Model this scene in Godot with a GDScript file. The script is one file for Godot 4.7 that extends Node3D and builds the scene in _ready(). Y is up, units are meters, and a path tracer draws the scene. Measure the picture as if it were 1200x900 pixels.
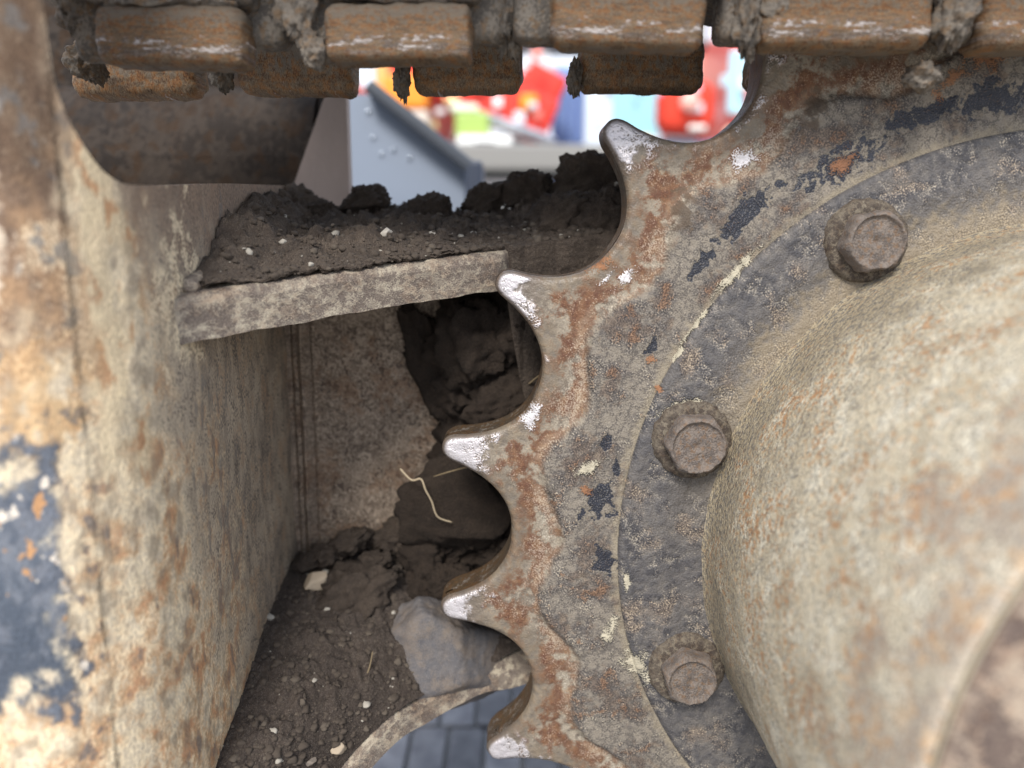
extends Node3D
# Close-up of an excavator's drive sprocket. Units are metres; the sprocket's face lies in the plane z = 0.

const CX := 0.2872            # sprocket centre
const CY := 0.4265
const RT := 0.331             # tooth tips
const RG := 0.287             # gullet floors
const DA := TAU / 21.0
const A0 := 2.375             # angle of the first tooth that shows in full
const THICK := 0.036
const RF := 0.2272            # flange edge
const RD := 0.179             # drum foot

var M := {}
var taken := {}

func _ready() -> void:
	camera_and_light()
	make_materials()
	ground()
	sprocket()
	frame()
	chain()
	soils()
	clods()
	background()

# ------------------------------------------------------------------ camera, sky, sun, exposure
func camera_and_light() -> void:
	var cam := Camera3D.new()
	cam.name = "camera"
	var at := CameraAttributesPhysical.new()
	at.frustum_focal_length = 24.56
	at.frustum_focus_distance = 0.425
	at.exposure_aperture = 3.3
	at.frustum_near = 0.01
	at.frustum_far = 400.0
	cam.attributes = at
	cam.fov = 52.08
	cam.near = 0.01
	cam.far = 400.0
	cam.position = Vector3(0, 0.6, 0.42)
	cam.rotation_degrees = Vector3(-10.94, 0, 0.3)
	add_child(cam)
	cam.fov = 52.08
	cam.current = true
	var we := WorldEnvironment.new()
	we.name = "environment"
	var env := Environment.new()
	env.background_mode = Environment.BG_SKY
	var sm := ProceduralSkyMaterial.new()
	sm.sky_top_color = Color(0.78, 0.845, 0.95)
	sm.sky_horizon_color = Color(0.98, 0.98, 0.99)
	sm.sky_curve = 0.2
	sm.ground_bottom_color = Color(0.45, 0.44, 0.42)
	sm.ground_horizon_color = Color(0.6, 0.6, 0.6)
	sm.sky_energy_multiplier = 0.85
	var sky := Sky.new()
	sky.sky_material = sm
	env.sky = sky
	env.tonemap_mode = Environment.TONE_MAPPER_LINEAR
	env.tonemap_exposure = 2.5
	env.sdfgi_enabled = true
	env.ssao_enabled = true
	env.ssil_enabled = true
	we.environment = env
	add_child(we)
	var sun := DirectionalLight3D.new()
	sun.name = "sun"
	sun.light_energy = 0.5
	sun.light_color = Color(1.0, 0.98, 0.955)
	sun.light_angular_distance = 18.0
	sun.shadow_enabled = true
	add_child(sun)
	sun.look_at_from_position(Vector3(-0.35, 1.25, 1.35), Vector3.ZERO, Vector3.UP)

# ------------------------------------------------------------------ naming helpers
func numbered(n: String) -> String:
	if not taken.has(n):
		taken[n] = 0
		return n
	taken[n] += 1
	return "%s_%03d" % [n, taken[n]]

func tag(o: Node, label: String, category: String, group := "", kind := "") -> void:
	o.set_meta("label", label)
	o.set_meta("category", category)
	if group != "":
		o.set_meta("group", group)
	if kind != "":
		o.set_meta("kind", kind)

func thing(called: String, label: String, category: String, at := Vector3.ZERO, group := "") -> Node3D:
	var o := Node3D.new()
	o.name = numbered(called)
	add_child(o, true)
	o.position = at
	tag(o, label, category, group)
	return o

func part(called: String, mesh: Mesh, mat: Material, parent: Node = null, at := Vector3.ZERO) -> MeshInstance3D:
	var o := MeshInstance3D.new()
	o.mesh = mesh
	o.material_override = mat
	o.position = at
	if parent == null:
		o.name = numbered(called)
		add_child(o, true)
	else:
		var k := 0
		var n := called
		while parent.has_node(n):
			k += 1
			n = "%s_%03d" % [called, k]
		o.name = n
		parent.add_child(o, true)
	return o

# ------------------------------------------------------------------ mesh builder
class MB:
	var v := PackedVector3Array()
	var n := PackedVector3Array()
	var t := PackedVector2Array()
	var ix := PackedInt32Array()

	# a grid of nu x nv points (index i * nv + j) with smooth normals; closed joins the last column to the first
	func grid(p: PackedVector3Array, uv: PackedVector2Array, nu: int, nv: int, flip := false, closed := false) -> void:
		var base := v.size()
		var nn := PackedVector3Array()
		nn.resize(p.size())
		var q := PackedInt32Array()
		var last := nu if closed else nu - 1
		for i in last:
			var i2 := (i + 1) % nu
			for j in nv - 1:
				var a := i * nv + j
				var b := i2 * nv + j
				var c := i2 * nv + j + 1
				var d := i * nv + j + 1
				if flip:
					var s := b
					b = d
					d = s
				var fn := (p[c] - p[a]).cross(p[b] - p[d])
				fn = fn if fn.length_squared() > 0.0 else Vector3.ZERO
				nn[a] += fn
				nn[b] += fn
				nn[c] += fn
				nn[d] += fn
				q.append_array([a + base, b + base, c + base, a + base, c + base, d + base])
		for i in nn.size():
			nn[i] = nn[i].normalized()
			if nn[i] == Vector3.ZERO:
				nn[i] = Vector3.UP
		v.append_array(p)
		n.append_array(nn)
		if uv.size() == p.size():
			t.append_array(uv)
		else:
			var z := PackedVector2Array()
			z.resize(p.size())
			t.append_array(z)
		ix.append_array(q)

	func done() -> ArrayMesh:
		var arr := []
		arr.resize(Mesh.ARRAY_MAX)
		arr[Mesh.ARRAY_VERTEX] = v
		arr[Mesh.ARRAY_NORMAL] = n
		arr[Mesh.ARRAY_TEX_UV] = t
		arr[Mesh.ARRAY_INDEX] = ix
		var m := ArrayMesh.new()
		m.add_surface_from_arrays(Mesh.PRIMITIVE_TRIANGLES, arr)
		return m

func noise(sd: int, freq: float, oct := 4, kind := FastNoiseLite.TYPE_SIMPLEX_SMOOTH, fractal := FastNoiseLite.FRACTAL_FBM) -> FastNoiseLite:
	var f := FastNoiseLite.new()
	f.seed = sd
	f.noise_type = kind
	f.frequency = freq
	f.fractal_type = fractal
	f.fractal_octaves = oct
	return f

func ss(a: float, b: float, x: float) -> float:
	var k := clampf((x - a) / (b - a), 0.0, 1.0)
	return k * k * (3.0 - 2.0 * k)

# a box with rounded edges, its faces roughened by noise
func rbox(size: Vector3, r: float, mid := 8, nz: FastNoiseLite = null, amp := 0.0, shift := Vector3.ZERO, ulen := 0.08) -> ArrayMesh:
	var mb := MB.new()
	var h := size * 0.5
	var lists := []
	for a in 3:
		var l := PackedFloat32Array()
		for k in 5:
			l.append(-h[a] + r * (1.0 - cos(PI * 0.5 * k / 4.0)) * 1.0)
		for k in range(1, mid):
			l.append(lerpf(-h[a] + r, h[a] - r, float(k) / mid))
		for k in 5:
			l.append(h[a] - r * (1.0 - cos(PI * 0.5 * (4 - k) / 4.0)))
		lists.append(l)
	for ax in 3:
		var u: int = (ax + 1) % 3
		var w: int = (ax + 2) % 3
		for sgn in [-1.0, 1.0]:
			var p := PackedVector3Array()
			var uv := PackedVector2Array()
			for a in lists[u]:
				for b in lists[w]:
					var q := Vector3.ZERO
					q[ax] = sgn * h[ax]
					q[u] = a
					q[w] = b
					var inner := Vector3(clampf(q.x, -h.x + r, h.x - r), clampf(q.y, -h.y + r, h.y - r), clampf(q.z, -h.z + r, h.z - r))
					var nn := (q - inner).normalized()
					q = inner + nn * r
					if nz:
						q += nn * amp * nz.get_noise_3dv(q * 1000.0 + shift)
					p.append(q)
					uv.append(Vector2(q.x / ulen + shift.x * 0.0171, 0.5 - q.y / size.y))
			mb.grid(p, uv, lists[u].size(), lists[w].size(), sgn < 0)
	return mb.done()

# turned shape round the z axis: profile of (radius, z)
func lathe(prof: PackedVector2Array, seg: int, nz: FastNoiseLite = null, amp := 0.0, uscale := 1.0) -> ArrayMesh:
	var mb := MB.new()
	var p := PackedVector3Array()
	var uv := PackedVector2Array()
	var run := 0.0
	var lens := PackedFloat32Array([0.0])
	for k in range(1, prof.size()):
		run += prof[k].distance_to(prof[k - 1])
		lens.append(run)
	for i in seg + 1:
		var a := TAU * i / seg
		for k in prof.size():
			var q := Vector3(cos(a) * prof[k].x, sin(a) * prof[k].x, prof[k].y)
			if nz:
				var d := amp * nz.get_noise_3dv(q * 1000.0)
				q += Vector3(cos(a), sin(a), 0.6) * d
			p.append(q)
			uv.append(Vector2(a * 0.18 * uscale, lens[k] * uscale))
	mb.grid(p, uv, seg + 1, prof.size())
	return mb.done()

# a stone or clod: half-spaces rounded into one body, then roughened
func lump(size: Vector3, sd: int, planes := 11, soft := 14.0, rough := 0.08, nu := 44, nv := 28, given: Array = []) -> ArrayMesh:
	var rng := RandomNumberGenerator.new()
	rng.seed = sd
	var ns := PackedVector3Array()
	var ds := PackedFloat32Array()
	if given.size():
		for g in given:
			ns.append(Vector3(g[0], g[1], g[2]).normalized())
			ds.append(g[3])
	else:
		for k in planes:
			var z := 1.0 - 2.0 * (k + 0.5) / planes
			var a := k * 2.39996 + rng.randf() * 0.7
			var rr := sqrt(maxf(0.0, 1.0 - z * z))
			ns.append(Vector3(rr * cos(a), z, rr * sin(a)))
			ds.append(rng.randf_range(0.72, 1.05))
	var n1 := noise(sd, 1.7, 4)
	var n2 := noise(sd + 7, 6.5, 3)
	var p := PackedVector3Array()
	for i in nu:
		var a := TAU * i / nu
		for j in nv + 1:
			var b := PI * j / nv
			var d := Vector3(sin(b) * cos(a), cos(b), sin(b) * sin(a))
			var s := 0.0
			for k in ns.size():
				s += pow(maxf(d.dot(ns[k]) / ds[k], 0.0), soft)
			var r := pow(s, -1.0 / soft)
			var q := d * r
			var un := q if not given.size() else q / size.x
			var f := 1.0 + rough * n1.get_noise_3dv(un) + rough * 0.45 * n2.get_noise_3dv(un)
			p.append(q * f if given.size() else q * f * size)
	var mb := MB.new()
	mb.grid(p, PackedVector2Array(), nu, nv + 1, true, true)
	return mb.done()

func tube(pts: PackedVector3Array, r0: float, r1: float, seg := 7) -> ArrayMesh:
	var cv := Curve3D.new()
	for k in pts.size():
		var tan := (pts[mini(k + 1, pts.size() - 1)] - pts[maxi(k - 1, 0)]) * 0.18
		cv.add_point(pts[k], -tan, tan)
	var total := cv.get_baked_length()
	var steps := pts.size() * 5
	var mb := MB.new()
	var p := PackedVector3Array()
	for j in seg:
		for k in steps + 1:
			var c := cv.sample_baked(total * k / steps, true)
			var c2 := cv.sample_baked(minf(total * k / steps + 0.0005, total), true)
			var c1 := cv.sample_baked(maxf(total * k / steps - 0.0005, 0), true)
			var d := (c2 - c1).normalized()
			var s := d.cross(Vector3(0.31, 0.2, 0.93)).normalized()
			var u := s.cross(d)
			var a := TAU * j / seg
			var r := lerpf(r0, r1, float(k) / steps)
			if k == 0 or k == steps:
				r *= 0.05
			p.append(c + (s * cos(a) + u * sin(a)) * r)
	mb.grid(p, PackedVector2Array(), seg, steps + 1, false, true)
	return mb.done()

# a closed slab: a grid of points and a second one offset by "off" from it, joined round the rim
func slab(p: PackedVector3Array, uv: PackedVector2Array, nu: int, nv: int, off: Callable, flip := false) -> ArrayMesh:
	var mb := MB.new()
	var back := PackedVector3Array()
	for q in p:
		back.append(q + off.call(q))
	mb.grid(p, uv, nu, nv, flip)
	mb.grid(back, uv, nu, nv, not flip)
	var rim := PackedInt32Array()
	for i in nu:
		rim.append(i * nv)
	for j in range(1, nv):
		rim.append((nu - 1) * nv + j)
	for i in range(nu - 2, -1, -1):
		rim.append(i * nv + nv - 1)
	for j in range(nv - 2, 0, -1):
		rim.append(j)
	rim.append(0)
	var e := PackedVector3Array()
	var euv := PackedVector2Array()
	for k in rim:
		var inn: Vector3 = (back[k] - p[k]) * 0.12
		e.append_array([p[k], p[k].lerp(back[k], 0.5) - Vector3.ZERO, back[k]])
		euv.append_array([uv[k], uv[k] + Vector2(0.0, 0.01), uv[k] + Vector2(0.0, 0.02)])
	mb.grid(e, euv, rim.size(), 3, not flip)
	return mb.done()

# ------------------------------------------------------------------ the tooth profile
var prof_u := PackedFloat32Array([0, 2.0, 4.0, 5.8, 7.2, 8.0, 9.0, 10.3, 12.1, 14.4, 17.3, 20.8, 24.8, 29.0, 33.5, 38.2, 43.0])
var prof_v := PackedFloat32Array([44, 43.8, 43.0, 41.3, 38.8, 36.0, 31.5, 27.5, 22.6, 17.8, 13.2, 9.0, 5.5, 2.9, 1.1, 0.25, 0.0])
var half := PackedVector2Array()    # (angle from the tooth's axis, radius), tip to gullet floor
var edge_table := PackedFloat32Array()
const EA := 48
const ER := 150
const ER0 := 0.19

func make_profile() -> void:
	var dense := PackedVector2Array()
	for k in prof_u.size() - 1:
		var steps := 3
		for s in steps:
			var f := float(s) / steps
			var k0 := maxi(k - 1, 0)
			var k3 := mini(k + 2, prof_u.size() - 1)
			var pu: float = cubic_interpolate(prof_u[k], prof_u[k + 1], -prof_u[1] if k == 0 else prof_u[k0], prof_u[k3], f)
			var pv: float = cubic_interpolate(prof_v[k], prof_v[k + 1], prof_v[1] if k == 0 else prof_v[k0], prof_v[k3], f)
			dense.append(Vector2(pu, pv))
	dense.append(Vector2(43.0, 0.0))
	for q in dense:
		var r := RG + q.y * 0.001
		half.append(Vector2(q.x / 43.0 * DA * 0.5 * lerpf(1.0, RG / r, 1.0), r))
	half[half.size() - 1].x = DA * 0.5
	# distance from any point of the half tooth to the profile
	var line := PackedVector2Array()
	for k in range(half.size() - 1, 0, -1):
		line.append(half[k])
	for q in half:
		line.append(Vector2(-q.x, q.y))
	var xy := PackedVector2Array()
	for q in line:
		xy.append(Vector2(sin(q.x) * q.y, cos(q.x) * q.y))
	for k in half.size():
		var q := half[half.size() - 1 - k]
		var a := DA - q.x
		xy.insert(0, Vector2(sin(a) * q.y, cos(a) * q.y)) if k > 0 else null
	edge_table.resize(EA * ER)
	for i in EA:
		var a := DA * 0.5 * i / (EA - 1)
		for j in ER:
			var r := ER0 + (RT + 0.002 - ER0) * j / (ER - 1)
			var p := Vector2(sin(a) * r, cos(a) * r)
			var best := 1.0
			for k in xy.size() - 1:
				best = minf(best, p.distance_squared_to(Geometry2D.get_closest_point_to_segment(p, xy[k], xy[k + 1])))
			edge_table[i * ER + j] = sqrt(best)

func edge_dist(tf: float, r: float) -> float:
	var fi := absf(tf) * 2.0 * (EA - 1)
	var fj := clampf((r - ER0) / (RT + 0.002 - ER0), 0.0, 1.0) * (ER - 1)
	var i := mini(int(fi), EA - 2)
	var j := mini(int(fj), ER - 2)
	var a := fi - i
	var b := fj - j
	return lerpf(lerpf(edge_table[i * ER + j], edge_table[(i + 1) * ER + j], a), lerpf(edge_table[i * ER + j + 1], edge_table[(i + 1) * ER + j + 1], a), b)

# ------------------------------------------------------------------ textures
func bytes_of(sd: int, n: int, cycles: float, oct: int, kind: int, fractal: int, seamless: bool, warp := 0.0) -> PackedByteArray:
	var f := noise(sd, cycles / n, oct, kind, fractal)
	if warp > 0.0:
		f.domain_warp_enabled = true
		f.domain_warp_amplitude = warp * n / cycles
		f.domain_warp_frequency = 1.6 * cycles / n
		f.domain_warp_fractal_octaves = 4
	var im: Image = f.get_seamless_image(n, n) if seamless else f.get_image(n, n)
	im.convert(Image.FORMAT_L8)
	return im.get_data()

func mixc(a: Vector3, b: Vector3, k: float) -> Vector3:
	return a + (b - a) * clampf(k, 0.0, 1.0)

const SW := 0.46      # the sprocket picture covers this much of the face
const SX := -0.34
const SY := 0.30
const SN := 1408

func finish(n: int, col: PackedByteArray, hgt: PackedFloat32Array, rgh: PackedByteArray) -> Array:
	return [Image.create_from_data(n, n, false, Image.FORMAT_RGB8, col), Image.create_from_data(n, n, false, Image.FORMAT_RF, hgt.to_byte_array()), Image.create_from_data(n, n, false, Image.FORMAT_L8, rgh)]

func bake_sprocket() -> Array:
	var n := SN
	var S := FastNoiseLite.TYPE_SIMPLEX_SMOOTH
	var na := bytes_of(11, n, 14.0, 5, S, FastNoiseLite.FRACTAL_FBM, false)
	var nb := bytes_of(12, n, 70.0, 4, S, FastNoiseLite.FRACTAL_FBM, false)
	var nc := bytes_of(13, n, 380.0, 3, S, FastNoiseLite.FRACTAL_FBM, false)
	var nd := bytes_of(14, n, 95.0, 2, FastNoiseLite.TYPE_CELLULAR, FastNoiseLite.FRACTAL_NONE, false)
	var ne := bytes_of(15, n, 26.0, 5, S, FastNoiseLite.FRACTAL_FBM, false, 0.5)
	var nf := bytes_of(16, n, 48.0, 4, S, FastNoiseLite.FRACTAL_RIDGED, false, 0.5)
	var col := PackedByteArray()
	col.resize(n * n * 3)
	var rgh := PackedByteArray()
	rgh.resize(n * n)
	var met := PackedByteArray()
	met.resize(n * n)
	var hgt := PackedFloat32Array()
	hgt.resize(n * n)
	var dust := Vector3(130, 122, 111)
	var dark := Vector3(78, 74, 73)
	var grit := Vector3(168, 158, 141)
	var rust := Vector3(102, 73, 55)
	var orange := Vector3(158, 116, 74)
	var tan := Vector3(146, 136, 121)
	var steel := Vector3(112, 103, 92)
	var fl1 := Vector3(80, 78, 79)
	var fl2 := Vector3(108, 103, 98)
	for py in n:
		var y := SY - (py + 0.5) / n * SW
		for px in n:
			var x := SX + (px + 0.5) / n * SW
			var k := py * n + px
			var r := sqrt(x * x + y * y)
			if r < 0.165:
				continue
			var a := na[k] / 255.0
			var b := nb[k] / 255.0
			var c := nc[k] / 255.0
			var d := nd[k] / 255.0
			var e := ne[k] / 255.0
			var f := nf[k] / 255.0
			var q: Vector3
			var h := 0.35 * b + 0.3 * c + 0.35 * a
			var ro := 0.82
			if r < RF:
				q = fl1.lerp(fl2, clampf((b * 0.5 + a * 0.6 - 0.30) * 2.0, 0.0, 1.0))
				q = q.lerp(Vector3(62, 61, 64), smoothstep(0.50, 0.64, e * 0.6 + (1.0 - b) * 0.4) * 0.6)
				q = q.lerp(grit, smoothstep(0.58, 0.74, c * 0.4 + b * 0.25 + e * 0.4) * 0.5)
				q = q.lerp(Vector3(176, 164, 142), smoothstep(0.64, 0.72, c * 0.5 + e * 0.3 + a * 0.2) * 0.6)
				q = q.lerp(Vector3(116, 94, 76), smoothstep(0.58, 0.72, a * 0.5 + e * 0.3 + c * 0.25) * 0.3)
				q = q.lerp(Vector3(146, 132, 110), smoothstep(0.204, 0.182, r + (b - 0.5) * 0.024 + (a - 0.5) * 0.02) * 0.8 * smoothstep(-0.02, 0.12, y))
				q *= 1.0 + (c - 0.5) * (0.22 + 0.55 * smoothstep(0.38, 0.62, a * 0.5 + e * 0.5))
				ro = 0.62
				h = 0.5 * b + 0.3 * c + 0.15 * e
			else:
				var t := (atan2(y, x) - A0) / DA
				var tf := t - roundf(t)
				var ed := edge_dist(tf, r)
				var rb := 0.2660 + 0.0075 * cos(tf * TAU) + (e - 0.5) * 0.007
				var tz := smoothstep(rb - 0.0022, rb + 0.0022, r)
				# dusty casting
				q = dust.lerp(dark, smoothstep(0.36, 0.66, a * 0.45 + e * 0.45 + (b - 0.5) * 0.4 + (c - 0.5) * 0.2 + 0.04))
				q = q.lerp(Vector3(112, 92, 76), smoothstep(0.50, 0.66, nb[(k + 60000) % (n * n)] / 255.0 * 0.4 + a * 0.6) * 0.4)
				q = q.lerp(grit, smoothstep(0.52, 0.72, c * 0.4 + b * 0.3 + e * 0.3) * 0.5)
				q = q.lerp(Vector3(188, 178, 156), smoothstep(0.60, 0.70, e * 0.35 + c * 0.45 + b * 0.25 - 0.02 - 0.5 * maxf(y - 0.06, 0.0)) * 0.6)
				q = q.lerp(Vector3(60, 57, 57), smoothstep(0.54, 0.64, f * 0.45 + (1.0 - c) * 0.4 + (1.0 - b) * 0.15) * 0.45)
				q = q.lerp(rust, smoothstep(0.62, 0.72, a * 0.25 + e * 0.4 + b * 0.25 + c * 0.15) * 0.7)
				q *= 1.0 + (c - 0.5) * (0.22 + 0.55 * smoothstep(0.38, 0.62, a * 0.5 + e * 0.5))
				if tz > 0.0:
					var w := tan.lerp(steel, smoothstep(0.42, 0.62, a * 0.5 + b * 0.5))
					w = w.lerp(rust, smoothstep(0.43, 0.60, e * 0.65 + b * 0.25 + c * 0.2 - 0.06 + 0.10 * smoothstep(0.300, 0.280, r)) * 0.9)
					w = w.lerp(Vector3(84, 52, 40), smoothstep(0.52, 0.66, e * 0.4 + c * 0.35 + b * 0.3) * 0.6)
					w = w.lerp(orange, smoothstep(0.50, 0.64, nb[(k + 90000) % (n * n)] / 255.0 * 0.45 + e * 0.35 + c * 0.2) * 0.22)
					w = w.lerp(Vector3(190, 184, 170), smoothstep(0.50, 0.66, c * 0.45 + f * 0.2 + a * 0.2 + e * 0.15 + 0.10 * smoothstep(0.280, 0.268, r) - 0.07) * 0.55)
					w *= 0.84 + 0.32 * c
					var pol := smoothstep(0.015, 0.003, ed + (b - 0.5) * 0.008 + (e - 0.5) * 0.01)
					w = w.lerp(Vector3(94, 86, 78).lerp(Vector3(140, 124, 102), clampf(b * 1.4 - 0.2, 0.0, 1.0)), pol * 0.7)
					var tip := smoothstep(0.300, 0.318, r + (b - 0.5) * 0.01)
					w = w.lerp(Vector3(92, 84, 80), tip * 0.5)
					q = q.lerp(w, tz)
					ro = lerpf(ro, lerpf(0.72, 0.42, maxf(pol, tip)), tz)
					h = lerpf(h, 0.3 * b + 0.18 * c + 0.3 * e, tz)
					# bright chipped tip
					var reach := 0.3035 + 0.004 * sin(roundf(t) * 2.4)
					var sc := smoothstep(reach, reach + 0.008, r + (e - 0.5) * 0.026 + (b - 0.5) * 0.012 + tf * 0.05 * (1.0 if int(roundf(t)) % 2 else -0.6))
					sc *= smoothstep(0.34, 0.50, c * 0.45 + b * 0.35 + 0.22 * smoothstep(0.300, 0.322, r)) * smoothstep(0.0006, 0.0022, ed)
					if sc > 0.0:
						q = q.lerp(Vector3(206, 201, 203), sc * 0.95)
						ro = lerpf(ro, 0.40, sc)
						met[k] = int(sc * 120.0)
						h += sc * 0.25
				q = q.lerp(Vector3(186, 172, 148), smoothstep(0.0045, 0.0005, absf(rb + 0.0035 - r)) * 0.35 * smoothstep(0.44, 0.62, b * 0.4 + e * 0.6))
				# dust lying along the flange edge
				q = q.lerp(Vector3(150, 138, 116), smoothstep(0.006, 0.0, r - RF + (b - 0.5) * 0.006) * 0.55)
			col[k * 3] = int(clampf(q.x, 0, 255))
			col[k * 3 + 1] = int(clampf(q.y, 0, 255))
			col[k * 3 + 2] = int(clampf(q.z, 0, 255))
			rgh[k] = int(ro * 255.0)
			hgt[k] = h
	# marks of their own: x, y, half length, half width, angle, what (0 old blue-black paint, 1 rust, 2 cream crust, 3 white scuff)
	var marks := [
		[-0.2395, 0.0245, 0.013, 0.009, 1.2, 0], [-0.2345, -0.0085, 0.010, 0.006, 1.9, 0], [-0.236, 0.060, 0.005, 0.003, 1.0, 0], [-0.229, 0.047, 0.006, 0.003, 1.4, 0],
		[-0.1203, 0.2077, 0.022, 0.009, 0.55, 0], [-0.165, 0.184, 0.024, 0.007, 0.78, 0], [-0.0446, 0.2410, 0.026, 0.0085, 0.15, 0], [-0.0800, 0.2330, 0.020, 0.0055, 0.40, 0], [-0.0100, 0.2400, 0.020, 0.006, 0.0, 0], [-0.1335, 0.2349, 0.015, 0.0075, 1.15, 4], [-0.1985, 0.1836, 0.015, 0.007, 1.3, 4], [-0.1883, 0.1572, 0.012, 0.004, 0.85, 0], [-0.213, 0.113, 0.006, 0.003, 0.9, 0],
		[-0.118, 0.2092, 0.009, 0.005, 0.6, 1], [-0.0677, 0.2497, 0.012, 0.004, 0.9, 1], [-0.048, 0.261, 0.014, 0.005, 0.1, 1], [-0.2134, 0.1068, 0.0035, 0.003, 0, 1], [-0.208, 0.091, 0.002, 0.002, 0, 1], [-0.243, 0.158, 0.007, 0.006, 0, 1], [-0.2465, 0.033, 0.004, 0.003, 0, 1],
		[-0.1702, 0.1530, 0.014, 0.0022, 0.86, 2], [-0.190, 0.1250, 0.012, 0.0010, 0.95, 2], [-0.1985, 0.110, 0.006, 0.0012, 1.0, 2], [-0.194, 0.081, 0.011, 0.004, 0.3, 2], [-0.208, 0.062, 0.006, 0.003, 1.8, 2], [-0.2443, 0.0467, 0.008, 0.003, 0.5, 2], [-0.222, -0.02, 0.007, 0.0015, 1.5, 2], [-0.215, -0.07, 0.012, 0.006, 2.2, 2], [-0.23, -0.05, 0.008, 0.004, 1.2, 2],
		[-0.1678, 0.2121, 0.0068, 0.0048, 0.4, 3], [-0.2264, 0.1503, 0.006, 0.003, 0.8, 3], [-0.2368, 0.1502, 0.005, 0.0018, 0.8, 3], [-0.2768, 0.0723, 0.008, 0.0035, 1.2, 3]]
	var ink: Array[Vector3] = [Vector3(44, 46, 54), Vector3(146, 98, 66), Vector3(176, 168, 148), Vector3(208, 204, 205), Vector3(84, 72, 60)]
	for m in marks:
		var mx: float = m[0]
		var my: float = m[1]
		var la: float = m[2]
		var lb: float = m[3]
		var ca := cos(m[4])
		var sa := sin(m[4])
		var what: int = m[5]
		var reach := la * 1.7
		for py in range(maxi(0, int((SY - my - reach) / SW * n)), mini(n, int((SY - my + reach) / SW * n))):
			for px in range(maxi(0, int((mx - reach - SX) / SW * n)), mini(n, int((mx + reach - SX) / SW * n))):
				var dx := SX + (px + 0.5) / n * SW - mx
				var dy := SY - (py + 0.5) / n * SW - my
				var u := (dx * ca + dy * sa) / la
				var v := (dy * ca - dx * sa) / lb
				var k := py * n + px
				var edge := 1.0 - sqrt(u * u + v * v) + (ne[k] / 255.0 - 0.5) * 1.3 + (nb[k] / 255.0 - 0.5) * 1.2
				if what == 3:
					edge += (nc[k] / 255.0 - 0.55) * 1.8
				if what == 1 or what == 2:
					edge += (nc[k] / 255.0 - 0.5) * 1.6
				var s := smoothstep(0.0, 0.5 if what == 1 or what == 4 else 0.2, edge) * (0.75 if what == 1 or what == 4 else 1.0)
				if what == 0:
					s *= 1.0 - 0.5 * smoothstep(0.62, 0.72, nc[k] / 255.0)
				if s <= 0.0:
					continue
				var g := ink[what] * (0.86 + 0.28 * nb[k] / 255.0)
				for ch in 3:
					col[k * 3 + ch] = int(clampf(lerpf(col[k * 3 + ch], g[ch], s), 0, 255))
				rgh[k] = int(lerpf(rgh[k], [110, 215, 225, 140, 190][what], s))
				if what == 3:
					met[k] = int(s * 110.0)
				hgt[k] += s * [-0.22, 0.2, 0.35, 0.2, -0.1][what]
				if what == 0:
					# lifted rim of the paint
					var rim := smoothstep(0.0, 0.06, edge) * smoothstep(0.25, 0.08, edge)
					for ch in 3:
						col[k * 3 + ch] = int(lerpf(col[k * 3 + ch], [150, 138, 118][ch], rim * 0.55))
	return finish(n, col, hgt, rgh) + [Image.create_from_data(n, n, false, Image.FORMAT_L8, met)]

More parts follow.
